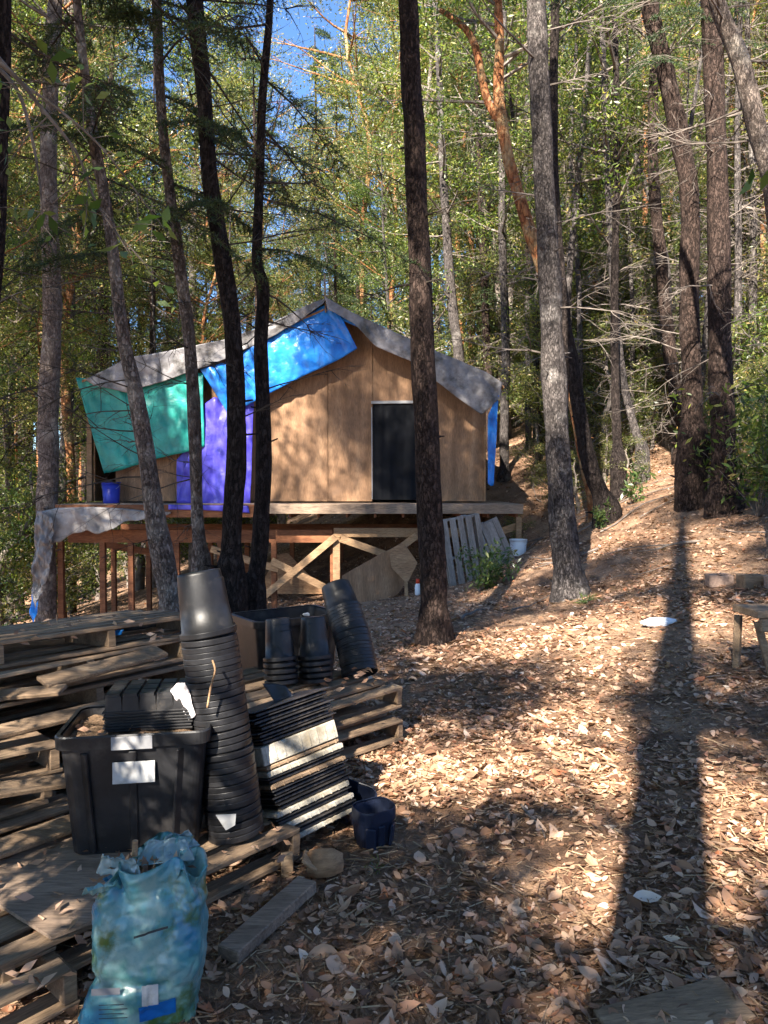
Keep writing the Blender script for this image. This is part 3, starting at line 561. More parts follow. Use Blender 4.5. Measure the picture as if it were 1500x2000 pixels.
for pr, x, y, s_, lab, grp in jobs:
    best = None; rr = 1.75*pr[2]*s_+.03
    for k in range(70):
        a_ = rnd.uniform(0, 6.283); X_ = x+rnd.uniform(-.5, .5); Y_ = y+rnd.uniform(-.5, .5); z_ = gz(X_, Y_)-.05; ss = s_*rnd.uniform(.92, 1.1)
        C_ = pr[1]*ss; C_ = np.stack([C_[:, 0]*math.cos(a_)-C_[:, 1]*math.sin(a_)+X_, C_[:, 0]*math.sin(a_)+C_[:, 1]*math.cos(a_)+Y_, C_[:, 2]+z_], 1)
        tr_ = np.array([[X_, Y_, h_] for h_ in np.arange(0, 13*ss if pr in SH else 6, .25)])
        bh = blocked(HOT, C_, rr) | blocked(HOT, tr_, .2); bc_ = blocked(COLD, C_, rr*.8)
        sc_ = (bc_ & ~gotc).sum()*1.0-2.0*(bh & ~goth).sum()
        if best is None or sc_ > best[0]: best = (sc_, X_, Y_, ss, a_, bh, bc_)
    _, X_, Y_, ss, a_, bh, bc_ = best; goth |= bh; gotc |= bc_
    c_ = place(pr[0], X_, Y_, ss, lab, 'tree', grp, rnd); c_.rotation_euler = (0, 0, a_)
print('light search: hot blocked', int(goth.sum()), 'of', len(HOT), 'cold covered', int(gotc.sum()), 'of', len(COLD))
bm = bmesh.new(); t = empty('forest_tree', (-.85, -1.9, gz(-.85, -1.9))); tag(t, 'straight trunk behind the viewpoint that throws the long shadow', 'tree')
tube(bm, [(0, 0, -.2), (0, 0, .3), (.02, 0, 4), (.05, .02, 9), (.05, 0, 14)], [.23, .185, .17, .14, .06], 14, wob=.1); obj('trunk', bm, M['bark_brown'], t, True)
# ------------------------------------------------------------------ hut
YW = 14.5
def poly_prism(bm, pts, th, ax=(0, 1, 0)):
    d = Vector(ax)*th; a = [bm.verts.new(p) for p in pts]; b = [bm.verts.new(Vector(p)+d) for p in pts]
    bm.faces.new(a); bm.faces.new(b[::-1])
    for i in range(len(a)): bm.faces.new((a[i], b[i], b[(i+1) % len(a)], a[(i+1) % len(a)]))
def roof_py(px):
    xs = [165, 240, 330, 440, 540, 635, 700, 800, 880, 980]; ys = [740, 712, 697, 675, 640, 600, 628, 672, 707, 752]
    return float(np.interp(px, xs, ys))
hut = empty('plywood_hut', W(560, 978, YW)); tag(hut, 'tan plywood hut with gabled front and black doorway, standing on the raised deck', 'hut')
H0 = hut.location.copy()
def L(px, py, Y=YW): return W(px, py, Y)-H0
BOT = 979
def wall_panel(x0, x1, y0=None, y1=BOT, Y=YW, name='wall_panel', m='plywood'):
    bm = bmesh.new(); pts = [L(x0, y1, Y), L(x1, y1, Y)]
    if y0 is None:
        k = max(2, int((x1-x0)/30)); pts += [L(x1+(x0-x1)*i/k, roof_py(x1+(x0-x1)*i/k)+8, Y) for i in range(k+1)]
    else: pts += [L(x1, y0, Y), L(x0, y0, Y)]
    poly_prism(bm, pts, .03); return obj(name, bm, M[m], hut)
for a, b in ((226, 346), (347, 468), (469, 524), (525, 640), (641, 727)): wall_panel(a, b)
wall_panel(728, 822, None, 783); wall_panel(823, 949)
bm = bmesh.new(); beam(bm, L(176, BOT), L(176, 745), .1, .1); obj('corner_post', bm, M['pinewood'], hut)
bm = bmesh.new(); beam(bm, L(947, BOT, YW-.03), L(947, 830, YW-.03), .06, .03); obj('corner_trim', bm, M['plywood_b'], hut)
for a, x in ((L(170, BOT), 'l'), (L(950, BOT), 'r')):
    bm = bmesh.new(); top = (L(170, 745) if x == 'l' else L(950, 745)); off = Vector((0, .035, 0)); dx = -.03 if x == 'r' else .06
    poly_prism(bm, [a+off+Vector((dx, .15 if x == 'l' else 0, 0)), a+off+Vector((dx, 5, 0)), top+off+Vector((dx, 5, 0)), top+off+Vector((dx, .15 if x == 'l' else 0, 0))], .025, (1, 0, 0)); obj('side_wall', bm, M['plywood_b'], hut)
bm = bmesh.new(); poly_prism(bm, [L(170, BOT)+Vector((0, 5.05, 0)), L(950, BOT)+Vector((0, 5.05, 0))]+[L(x, roof_py(x)+8)+Vector((0, 5.05, 0)) for x in (950, 800, 635, 400, 170)], .03); obj('rear_wall', bm, M['plywood_b'], hut)
bm = bmesh.new()      # roof boards
for a, b in ((160, 440), (440, 635), (635, 985)):
    k = 5; up = [L(a+(b-a)*i/k, roof_py(a+(b-a)*i/k)+2, YW-.28) for i in range(k+1)]
    for i in range(k):
        p, q = up[i], up[i+1]; v = [bm.verts.new(z) for z in (p, q, q+Vector((0, 5.5, 0)), p+Vector((0, 5.5, 0)))]
        w_ = [bm.verts.new(z.co-Vector((0, 0, .04))) for z in v]
        bm.faces.new(v); bm.faces.new(w_[::-1])
        for j in range(4): bm.faces.new((v[j], w_[j], w_[(j+1) % 4], v[(j+1) % 4]))
obj('roof', bm, M['plywood_b'], hut)
bm = bmesh.new(); beam(bm, L(636, 610, YW-.3), L(634, 532, YW-.3), .03, .03); obj('ridge_stick', bm, M['deckwood'], hut)
# doorway: black curtain, pale header and jamb
bm = bmesh.new(); nx_, nz_ = 40, 24; g = []
for i in range(nx_+1):
    row = []
    for j in range(nz_+1):
        p = L(729+91*i/nx_, 790+186*j/nz_, YW-.035); p.y += .02*noise.noise(Vector((i*.22, j*.05, 0)))*(.4+j/nz_)+.006*math.sin(i*.7+j*.1); row.append(bm.verts.new(p))
    g.append(row)
for i in range(nx_):
    for j in range(nz_): bm.faces.new((g[i][j], g[i+1][j], g[i+1][j+1], g[i][j+1]))
obj('door_curtain', bm, M['curtain'], hut, True)
bm = bmesh.new(); beam(bm, L(725, 786, YW-.06), L(824, 785, YW-.06), .02, .055); obj('door_header', bm, M['label_grey'], hut)
bm = bmesh.new(); beam(bm, L(726, 795, YW-.02), L(727, 975, YW-.02), .02, .022); obj('door_jamb', bm, M['label_grey'], hut)

def cloth(name, top, bot, Y, m, label, cat='tarp', amp=.04, back=0, nu=70, nv=26, seed=0, Yb=None, fr=2.2, scal=0.0):
    """draped sheet between an upper and a lower edge given in the picture, real wrinkles and 4 mm thick"""
    amp *= 1.25; top = np.array(top, float); bot = np.array(bot, float)
    def samp(P, f):
        t_ = np.linspace(0, 1, len(P)); return np.interp(f, t_, P[:, 0]), np.interp(f, t_, P[:, 1])
    org = W(*top.mean(0), Y); bm = bmesh.new(); rows = []
    for j in range(nv+1):
        g_ = j/nv; row = []
        for i in range(nu+1):
            f = i/nu; tx, ty = samp(top, f); bx, by = samp(bot, f)
            by += scal*math.sin(f*17+seed)+scal*.6*math.sin(f*41+seed)
            yy = Y+((Yb or Y)-Y)*g_
            p = W(tx+(bx-tx)*g_, ty+(by-ty)*g_, yy)
            k = noise.noise(Vector((p.x*fr+seed, p.z*fr*.6, 0)))+.5*noise.noise(Vector((p.x*fr*3+seed, p.z*fr*1.2, 5)))+.25*noise.noise(Vector((p.x*fr*7, p.z*fr*5+seed, 9)))
            ridge = abs(noise.noise(Vector((p.x*fr*1.6+p.z*fr*1.1+seed, p.z*.8, 3))))
            p.y -= amp*(1+k)+amp*1.2*ridge; row.append(p)
        rows.append(row)
    if back:
        rows = [[p+Vector((0, back*(1-b_), .0)) for p in rows[0]] for b_ in (0, .5, .85)]+rows
    vs = [[bm.verts.new(p-org) for p in r] for r in rows]
    for a, b in zip(vs, vs[1:]):
        for i in range(nu): bm.faces.new((a[i], a[i+1], b[i+1], b[i]))
    o = obj(name, bm, M[m], None, True); o.location = org
    s = o.modifiers.new('thickness', 'SOLIDIFY'); s.thickness = .004
    tag(o, label, cat); return o
cloth('grey_tarp', [(168, 742), (250, 700), (330, 686), (440, 664), (540, 628), (598, 598), (638, 583)], [(185, 752), (250, 768), (330, 742), (440, 702), (540, 655), (598, 618), (632, 595)], YW-.32, 'tarp_grey', 'worn grey tarp covering the left slope of the hut roof', back=5, seed=1, amp=.03, scal=.6)
cloth('grey_tarp', [(634, 580), (690, 612), (760, 645), (830, 678), (900, 706), (950, 728), (980, 748)], [(640, 604), (690, 632), (735, 678), (800, 706), (860, 752), (940, 812), (976, 778)], YW-.34, 'tarp_grey', 'dark grey tarp over the right roof slope, its corner hanging past the eave', back=5, seed=2, amp=.03, scal=.6)
cloth('teal_tarp', [(150, 738), (200, 742), (270, 748), (330, 738), (365, 726), (398, 730)], [(205, 925), (222, 922), (270, 908), (330, 890), (372, 882), (400, 872)], YW-.2, 'tarp_teal', 'teal green tarp pinned across the left side of the hut', seed=3, amp=.03, scal=.6)
cloth('blue_tarp', [(392, 722), (440, 708), (500, 675), (560, 642), (610, 610), (640, 592), (655, 596)], [(445, 805), (470, 800), (515, 775), (560, 752), (610, 728), (660, 705), (698, 682)], YW-.24, 'tarp_blue', 'bright royal blue tarp hanging under the roof peak of the hut', seed=4, amp=.04)
cloth('purple_tarp', [(398, 792), (420, 778), (445, 776), (470, 780), (497, 776)], [(345, 985), (390, 985), (430, 992), (470, 988), (490, 1003)], YW-.14, 'tarp_purple', 'violet blue tarp covering the wall left of the plywood, reaching the deck', seed=5, amp=.05)
cloth('purple_tarp', [(346, 898), (360, 880), (400, 862)], [(346, 984), (370, 984), (402, 986)], YW-.1, 'tarp_purple', 'violet tarp flap beside the bright plywood under the teal tarp', seed=6, amp=.02, nu=30)
cloth('blue_tarp', [(952, 812), (962, 790), (973, 772)], [(952, 945), (957, 950), (963, 948)], YW-.3, 'tarp_blue', 'narrow blue tarp strip hanging at the right corner of the hut', seed=7, amp=.04, nu=20, fr=4)
cloth('blue_tarp', [(645, 603), (660, 606), (690, 628)], [(660, 622), (672, 628), (700, 640)], YW-.25, 'tarp_blue', 'small triangular scrap of blue tarp right of the roof peak', seed=8, amp=.02, nu=20, nv=10)
# ------------------------------------------------------------------ deck
YD = 13.35; zt = W(600, 985, YD).z
deck = empty('wooden_deck', (W(80, 985, YD).x, YD, zt-1.3)); tag(deck, 'raised timber deck on posts carrying the hut', 'deck')
D0 = deck.location.copy(); xl = W(108, 990, YD).x; xr = W(1022, 990, YD).x
def dk(name, m, fn):
    bm = bmesh.new(); fn(bm); bmesh.ops.translate(bm, verts=bm.verts, vec=-D0); return obj(name, bm, M[m], deck)
def planks(bm):
    n_ = 48; y = YD+.03
    for i in range(n_): box(bm, ((xl+xr)/2+random.uniform(-.02, .02), y+.07+i*.14, zt-.018), (xr-xl, .133, .036), None, .003)
dk('deck_boards', 'deckwood', planks)
dk('fascia', 'deckwood', lambda b: box(b, ((W(508, 0, YD).x+xr)/2, YD, zt-.085), (xr-W(508, 0, YD).x, .035, .17), None, .004))
dk('fascia', 'redwood', lambda b: box(b, ((W(505, 0, YD).x+xl)/2, YD, zt-.12), (W(505, 0, YD).x-xl, .035, .23), None, .004))
for i in range(17):
    x = xl+.1+(xr-xl-.2)*i/16; dk('joist', 'redwood', lambda b: box(b, (x, YD+3.3, zt-.14), (.04, 6.4, .2)))
zb = W(600, 1047, YD+.5).z
dk('beam', 'redwood', lambda b: box(b, ((xl+W(650, 0, YD+.5).x)/2, YD+.5, zb), (W(650, 0, YD+.5).x-xl-.05, .09, .24), None, .004))
dk('beam', 'pinewood', lambda b: box(b, ((xr+W(650, 0, YD+.5).x)/2-.3, YD+.44, zb+.07), (xr-W(650, 0, YD+.5).x-.6, .05, .17), None, .004))
dk('beam', 'redwood', lambda b: box(b, ((xl+xr)/2, YD+3.2, zb-.02), (xr-xl-.1, .09, .22), None, .004))
for px in (118, 200, 255, 345, 430, 535, 650): 
    for yy in (YD+.5, YD+3.2):
        x = W(px, 1000, YD+.5).x; g_ = gz(x, yy)-.1
        if zb-g_ > .3: dk('post', 'redwood', lambda b: box(b, (x, yy, (zb-.1+g_)/2), (.1, .1, zb-.1-g_), RZ(.02), .005))
dk('post', 'pinewood', lambda b: box(b, (W(655, 0, YD+.42).x, YD+.40, zb-.45), (.13, .05, .9), None, .004))
dk('post', 'pinewood', lambda b: beam(b, W(1013, 1010, YD+.1), W(1013, 1088, YD+.1), .09, .09))
def br(a, b_, Y, m='pinewood'): dk('brace', m, lambda b: beam(b, W(*a, Y), W(*b_, Y+.02), .04, .13))
br((656, 1048), (515, 1165), YD+.32); br((530, 1095), (640, 1150), YD+.38); br((665, 1052), (760, 1085), YD+.36); br((815, 1045), (775, 1075), YD+.34); br((412, 1072), (545, 1112), YD+.4)
br((940, 1050), (1018, 1025), YD+.2); br((200, 1062), (330, 1085), YD+1.5, 'redwood')
cloth('grey_tarp', [(78, 1000), (110, 992), (180, 990), (240, 993), (300, 1000), (335, 1000)], [(92, 1062), (120, 1056), (170, 1036), (210, 1040), (260, 1014), (335, 1004)], YD-.06, 'tarp_silver', 'dirty silver tarp draped over the front edge of the deck at left', amp=.03, seed=12, nv=16, back=1.1, scal=3)
cloth('grey_tarp', [(78, 998), (92, 1000), (112, 1015)], [(68, 1150), (78, 1185), (100, 1120)], YD-.1, 'tarp_silver', 'grey tarp tail hanging down from the left corner of the deck', amp=.09, seed=13, nu=26, nv=34, fr=5)
cloth('blue_tarp', [(64, 1160), (72, 1162), (80, 1160)], [(62, 1200), (70, 1215), (75, 1196)], YD-.1, 'tarp_blue', 'knotted scrap of blue tarp at the bottom of the hanging tail', amp=.04, seed=14, nu=12, nv=12, fr=6)
cloth('blue_tarp', [(330, 986), (400, 987), (485, 988)], [(330, 995), (400, 996), (488, 1002)], YD-.02, 'tarp_purple', 'strip of violet tarp lying along the front edge of the deck', amp=.02, seed=15, nu=40, nv=5, back=.8)
# blue bin on deck
def bucket(name, label, cat, p, r, h, m, handle='label_grey', parts_=True):
    t = empty(name, p); tag(t, label, cat); bm = bmesh.new()
    lathe(bm, [(0.001, .005), (r*.85, 0), (r*.86, .01), (r, h), (r*.93, h), (r*.8, .03), (.001, .03)], 28); obj('body', bm, M[m], t, True)
    bm = bmesh.new(); lathe(bm, [(r*1.002, h*.9), (r*1.06, h*.9), (r*1.06, h*.93), (r*1.004, h*.93)], 28); lathe(bm, [(r*1.004, h*.975), (r*1.07, h*.975), (r*1.07, h*1.005), (r*.95, h*1.005)], 28); obj('rim', bm, M[m], t, True)
    bm = bmesh.new(); tube(bm, [(r*1.05*math.cos(a), -.02-.1*math.sin(a)*r/.15, h*.9-.7*r*math.sin(a)) for a in np.linspace(0, math.pi, 14)], [.003]*14, 6); obj('handle', bm, M[handle], t, True)
    return t
bucket('blue_drum', 'dark blue drum standing on the deck at the left corner of the hut', 'drum', (W(207, 0, YW-.25).x, YW-.3, zt+.001), .17, .4, 'blue_item')
p = W(1012, 1086, YD-.25); p.z = gz(p.x, p.y)+.0
bucket('white_bucket', 'white plastic bucket on the slope under the right end of the deck', 'bucket', p, .15, .29, 'white_plastic')
# things stored under the deck
def sheet(name, label, cat, pts, Y, m, lean=.25, th=.02):
    P = [W(a, b, Y) for a, b in pts]; zmin = min(p.z for p in P); org = P[0].copy(); bm = bmesh.new()
    Q = [p+Vector((0, (p.z-zmin)*lean, 0))-org for p in P]; poly_prism(bm, Q, th)
    o = obj(name, bm, M[m]); o.location = org; tag(o, label, cat); return o
sheet('plywood_sheet', 'large tan plywood sheet leaning under the deck beside the dark trunk', 'plywood', [(660, 1192), (722, 1196), (778, 1160), (812, 1110), (790, 1062), (748, 1080), (668, 1125)], 12.9, 'plywood', .1)
sheet('plywood_sheet', 'pointed plywood offcut leaning against the larger sheet', 'plywood', [(795, 1140), (765, 1110), (760, 1075), (788, 1060), (816, 1100)], 12.75, 'plywood_b', .2)
sheet('plywood_sheet', 'dim plywood offcut lying behind the crossed braces', 'plywood', [(500, 1160), (640, 1160), (560, 1080), (540, 1085)], 14.6, 'plywood_b', .1)
t = empty('lumber_piece', (0, 0, 0)); tag(t, 'short timber stake standing below the pointed offcut', 'stake'); bm = bmesh.new(); a = W(793, 1135, 12.7); t.location = a; b = W(794, 1165, 12.7); beam(bm, (0, 0, 0), b-a, .06, .06); obj('stake', bm, M['pinewood'], t)
t = empty('spray_bottle', W(816, 1150, 12.6)); t.location.z = gz(t.location.x, 12.6); tag(t, 'small white bottle with red cap by the dark trunk', 'bottle')
bm = bmesh.new(); lathe(bm, [(.001, 0), (.045, 0), (.05, .02), (.05, .17), (.025, .2), (.02, .21), (.001, .21)], 16); obj('body', bm, M['white_plastic'], t, True)
bm = bmesh.new(); lathe(bm, [(.03, .2), (.035, .2), (.032, .27), (.001, .275)], 16); obj('cap', bm, M['red_plastic'], t, True)

# ------------------------------------------------------------------ pallets
def pallet_parts(t, Lx=1.2, Ly=1.0, m='pallet', seed=0, nt=7):
    rd = random.Random(seed); random.seed(seed)
    for x in (-Lx/2+.022, rd.uniform(-.03, .03), Lx/2-.022):
        bm = bmesh.new(); box(bm, (x, 0, .068), (.042, Ly-.01, .088), None, .003, .002); obj('stringer', bm, M[m], t)
    bm = bmesh.new()
    for i in range(nt):
        w = rd.uniform(.085, .12); y = -Ly/2+w/2+(Ly-w)*i/(nt-1); box(bm, (rd.uniform(-.02, .02), y, .1225), (Lx+rd.uniform(-.03, .02), w, .019), RZ(rd.uniform(-.012, .012)), .003, .003)
    obj('top_boards', bm, M[m], t)
    bm = bmesh.new()
    for i in range(4):
        w = .1; y = -Ly/2+w/2+(Ly-w)*i/3; box(bm, (rd.uniform(-.02, .02), y, .0135), (Lx+rd.uniform(-.03, .01), w, .019), RZ(rd.uniform(-.012, .012)), .003, .003)
    obj('bottom_boards', bm, M[m], t)
def pallet(label, corner, ang, z, seed, m='pallet', Lx=1.2, Ly=1.0, tilt=(0, 0), group=None, nt=7):
    """corner: near right corner of the long side; the pallet runs back left along ang"""
    d = Vector((math.cos(ang), math.sin(ang), 0)); n_ = Vector((-math.sin(ang), math.cos(ang), 0))
    c = Vector((*corner, 0))-d*Lx/2+n_*Ly/2; t = empty('wooden_pallet', (c.x, c.y, z), rot=(tilt[0], tilt[1], ang)); Lx += random.Random(seed).uniform(-.05, .05); tag(t, label, 'pallet', group); pallet_parts(t, Lx, Ly, m, seed, nt); return t
A1 = R(48)
# left stack (seven), long side facing the viewer
labs = ['bottom pallet of the tall stack at left', 'second pallet from the bottom of the tall left stack', 'third pallet from the bottom of the tall left stack', 'middle pallet of the tall left stack, shifted slightly', 'third pallet from the top of the tall left stack', 'second pallet from the top of the tall left stack', 'topmost pallet of the tall left stack, scraps of tarp on it']
rd = random.Random(5)
TOPZ = .765
for i in range(7):
    z = TOPZ-.135*(7-i)-.003*(7-i)
    pallet(labs[i], (-1.06+rd.uniform(-.09, .05), 4.32+rd.uniform(-.09, .06)), A1+rd.uniform(-.08, .08), z, 10+i, tilt=(-.11+rd.uniform(-.012, .012), rd.uniform(-.008, .008)), group='pallets stacked at left')
rd = random.Random(9)
for i in range(4):
    pallet(['lowest pallet of the short stack at the left edge', 'second pallet of the short stack at the left edge', 'third pallet of the short stack at the left edge', 'top pallet of the short stack at the left edge, boards jutting out'][i], (-1.40+rd.uniform(-.06, .06), 3.30+rd.uniform(-.05, .05)), A1+rd.uniform(-.1, .1), -.16+.137*i, 30+i, tilt=(-.07+rd.uniform(-.02, .02), rd.uniform(-.03, .03)), group='pallets stacked at left edge', Lx=1.1)
# pallet carrying the bin and the pot stack (two, one on the other)
pallet('pallet on the ground below the black bin and the tall pots', (-.34, 3.06), A1, 0-.005, 41)
pallet('sunken lower pallet at the bottom left corner', (-.93, 2.2), A1, -.03, 42, Lx=1.0)
# pair at the right of the junk
pallet('lower of the two pallets carrying the pots, right of the trays', (.13, 4.52), R(44), gz(0, 4.6)+.03, 51, tilt=(.02, 0))
pallet('upper of the two pallets carrying the pots, right of the trays', (.10, 4.55), R(46), gz(0, 4.6)+.215, 52, tilt=(.03, -.01))
# grey pallet leaning under the deck
t = empty('wooden_pallet', W(900, 1150, 12.8)); tag(t, 'weathered grey pallet standing on edge against the deck', 'pallet'); pallet_parts(t, 1.35, .7, 'palletgrey', 61, 5)
t.location = W(905, 1085, 12.7); t.rotation_euler = (R(78), R(81), R(4))
t = empty('wooden_pallet', (0, 0, 0)); pallet_parts(t, .8, .45, 'palletgrey', 62, 4); tag(t, 'broken grey pallet piece propped right of the grey pallet', 'pallet')
t.location = W(962, 1062, 12.9); t.rotation_euler = (R(70), R(66), R(-10))

# ------------------------------------------------------------------ pots
def pot_mesh(r0, r1, h, rim=.012, n=36, square=0):
    bm = bmesh.new()
    prof = [(.001, h), (r0*.75, h), (r0*.97, h-.002), (r0, h-.012), (r0+(r1-r0)*.5, h*.5), (r1-.002, .024), (r1+rim-.002, .0235), (r1+rim-.0004, .0228), (r1+rim, .0215), (r1+rim, .020), (r1+rim, .004), (r1+rim, .0025), (r1+rim-.002, .0002), (r1+rim-.005, 0), (r1-.002, .004), (r0+(r1-r0)*.5-.003, h*.5), (r0-.003, h-.014), (.001, h-.014)]
    rings = lathe(bm, prof, n)
    for ring in rings:
        for k, v in enumerate(ring):
            a = 2*math.pi*k/n
            s = 1+.012*math.cos(8*a)*(v.co.z/h)
            if square: s *= 1+square*(max(abs(math.cos(a)), abs(math.sin(a)))**-1-1)
            v.co.x *= s; v.co.y *= s
    bmesh.ops.recalc_face_normals(bm, faces=bm.faces); me = bpy.data.meshes.new('nursery_pot'); bm.to_mesh(me); bm.free()
    me.polygons.foreach_set('use_smooth', [True]*len(me.polygons)); return me
def pot_stack(base, top, n_, me, m, what, group, bendv=(0, 0, 0), gaps=None, seed=0, lastlab=None):
    rd = random.Random(seed); base = Vector(base); top = Vector(top); me.materials.append(M[m]); prev = None
    pos = gaps if gaps else [i/(n_-1) for i in range(n_)]
    for i, f in enumerate(pos):
        p = base.lerp(top, f)+Vector(bendv)*math.sin(math.pi*f); d = (top-base).normalized()+Vector(bendv)*math.cos(math.pi*f)*2/(top-base).length+Vector((rd.uniform(-.02, .02), rd.uniform(-.02, .02), 0))
        o = bpy.data.objects.new('nursery_pot', me); COL.objects.link(o); o.location = p
        o.rotation_mode = 'XYZ'; o.rotation_euler = d.to_track_quat('Z', 'Y').to_euler(); s = rd.uniform(.985, 1.015); o.scale = (s, s, 1)
        lab = 'upside down black pot nested within the '+what
        if i == 0: lab = 'lowest black pot of the '+what
        if i == len(pos)-1: lab = 'topmost upside down pot of the '+what
        tag(o, lab, 'plant pot', group)
pm1 = pot_mesh(.088, .108, .265, rim=.007)
lo = W(462, 1655, 3.0); hi = W(408, 1240, 3.05); lo.z = .135
_g = random.Random(12); gaps = [0]
while len(gaps) < 33: gaps.append(gaps[-1]+_g.choice([1, 1, 1, 1.05, 1.1, 1.2, 1.35]))
gaps = [v/gaps[-1] for v in gaps]
pot_stack(lo, hi, 33, pm1, 'plastic_black', 'tall leaning stack of pots beside the bin', 'pots in the tall leaning stack', gaps=gaps, seed=4)
pm2 = pot_mesh(.098, .113, .2, rim=.006)
lo = W(703, 1330, 4.75); lo.z = gz(0, 4.6)+.37; hi = W(672, 1195, 4.95)
pot_stack(lo, hi, 20, pm2, 'plastic_dull', 'ribbed stack leaning at the right of the pallets', 'pots in the ribbed stack', bendv=(.012, 0, 0), seed=6)
pm3 = pot_mesh(.075, .092, .26, square=.25)
for i, (px, lab) in enumerate(((550, 'left'), (618, 'right'))):
    b = W(px, 1345, 4.55+i*.05); b.z = gz(0, 4.6)+.36
    pot_stack(b, b+Vector((-.01, .02, .14)), 5, pm3.copy() if i else pm3, 'plastic_black', '%s short pot stack on the upper pallet' % lab, 'pots in the %s short stack' % lab, seed=8+i)
o = tag(obj('paper_scrap', (lambda b: (box(b, (0, 0, 0), (.04, .03, .015), RZ(.4), .004, .004), b)[1])(bmesh.new()), M['label_white']), 'white scrap lying on top of the right short pot stack', 'scrap'); o.location = W(597, 1200, 4.62)
# ------------------------------------------------------------------ bins
def tote(name, label, p, rz, w, d, h, m='plastic_black', fill=None, tilt=(0, 0), cat='bin'):
    t = empty(name, p, rot=(tilt[0], tilt[1], rz)); tag(t, label, cat); bm = bmesh.new()
    def ring(sx, sy, z, r=.05, n_=6):
        out = []
        for cx, cy, a0 in ((1, 1, 0), (-1, 1, 90), (-1, -1, 180), (1, -1, 270)):
            for k in range(n_+1):
                a = R(a0+90*k/n_); out.append(bm.verts.new((cx*(sx/2-r)+r*math.cos(a), cy*(sy/2-r)+r*math.sin(a), z)))
        return out
    k = .86
    rs = [ring(w*k*.96, d*k*.96, 0), ring(w*k, d*k, .012), ring(w*.985, d*.985, h-.05), ring(w*.985, d*.985, h-.004), ring(w*.97, d*.97, h-.004), ring(w*k*.97, d*k*.97, .02)]
    bm.faces.new(rs[0][::-1]); 
    for a, b in zip(rs, rs[1:]):
        for i in range(len(a)): bm.faces.new((a[i], a[(i+1) % len(a)], b[(i+1) % len(a)], b[i]))
    bm.faces.new(rs[-1])
    obj('body', bm, M[m], t)
    for sx in (-.33, 0.0, .33):
        for sy in (-1, 1):
            a = Vector((sx*w*k, sy*(d*k/2+.003), .02)); b = Vector((sx*w, sy*(d*.985/2+.002), h-.06)); bm = bmesh.new(); beam(bm, a, b, .045 if sx else .03, .012, .003); obj('rib', bm, M[m], t)
    bm = bmesh.new(); rs = [ring(w*.99, d*.99, h-.045), ring(w*1.05, d*1.05, h-.045), ring(w*1.055, d*1.055, h), ring(w*1.04, d*1.04, h+.006), ring(w*.99, d*.99, h+.004)]
    for a, b in zip(rs, rs[1:]):
        for i in range(len(a)): bm.faces.new((a[i], a[(i+1) % len(a)], b[(i+1) % len(a)], b[i]))
    obj('rim', bm, M[m], t)
    if fill:
        bm = bmesh.new(); g_ = 26; vs = [[bm.verts.new(((i/g_-.5)*w*.95, (j/g_-.5)*d*.95, h-fill+.02*noise.noise(Vector((i*.4, j*.4, 1))))) for j in range(g_+1)] for i in range(g_+1)]
        for i in range(g_):
            for j in range(g_): bm.faces.new((vs[i][j], vs[i+1][j], vs[i+1][j+1], vs[i][j+1]))
        tag(obj('potting_soil', bm, M['bin_fill']), 'brown soil and dry leaves filling the black bin', 'soil', kind='stuff').matrix_world = Matrix.Translation(Vector(p)) @ Matrix.Rotation(rz, 4, 'Z')
    return t
BP = (-.985, 2.99, .138); BR = R(9)
tb = tote('black_bin', 'big black plastic tote bin with white labels, behind the blue bag', BP, BR, .545, .40, .47, fill=.035)
for (z, hgt, wd_, mm, yy, xx) in ((.445, .04, .15, 'label_grey', -.2145, .0), (.33, .065, .155, 'label_white', -.2075, .005)):
    bm = bmesh.new(); box(bm, (xx, yy, z), (wd_, .004, hgt*1.25), Matrix.Rotation(-.06 if z < .4 else 0, 3, 'X'), .001); obj('label', bm, M[mm], tb)
tote('black_bin', 'long black bin standing behind the short pot stacks', (W(555, 0, 5.2).x, 5.2, .16), R(35), .65, .42, .5)
tote('blue_crate', 'small navy plastic box on the leaves right of the trays', (*G(730, 1650)[:2], G(730, 1650).z), R(30), .17, .14, .17, m='plastic_navy', cat='box')
tote('blue_crate', 'tipped navy tub half hidden behind the tray stack', (*G(690, 1600)[:2], G(690, 1600).z+.02), R(-20), .2, .16, .13, m='plastic_navy', tilt=(.5, .2), cat='box')
# tray pile upside down in the bin
tr0 = Vector(BP)+Vector((.03, .05, .445))
def tray_mesh(w, d, h, nx__=5, ny__=3, black=True):
    bm = bmesh.new()
    lip = .012; box(bm, (0, 0, .004), (w, d, .008), None, .002)
    for i in range(nx__):
        for j in range(ny__):
            cx = (i+.5-nx__/2)*w*.96/nx__; cy = (j+.5-ny__/2)*d*.96/ny__; a = w*.96/nx__*.455; b = d*.96/ny__*.46
            v0 = [bm.verts.new((cx+sx*a, cy+sy*b, .0082)) for sx, sy in ((-1, -1), (1, -1), (1, 1), (-1, 1))]
            v1 = [bm.verts.new((cx+sx*a*.9, cy+sy*b*.9, h)) for sx, sy in ((-1, -1), (1, -1), (1, 1), (-1, 1))]
            bm.faces.new(v1)
            for k in range(4): bm.faces.new((v0[k], v0[(k+1) % 4], v1[(k+1) % 4], v1[k]))
    return bm
for i in range(7):
    o = obj('nursery_tray', tray_mesh(.34, .24, .075), M['plastic_dull']); o.location = tr0+Vector((random.uniform(-.004, .004), random.uniform(-.004, .004), .012*i)); o.rotation_euler = (0, 0, BR+random.uniform(-.02, .02))
    tag(o, ['lowest', 'second', 'third', 'fourth', 'fifth', 'sixth', 'topmost'][i]+' of the upside down black cell trays in the bin', 'tray', 'cell trays in the bin')
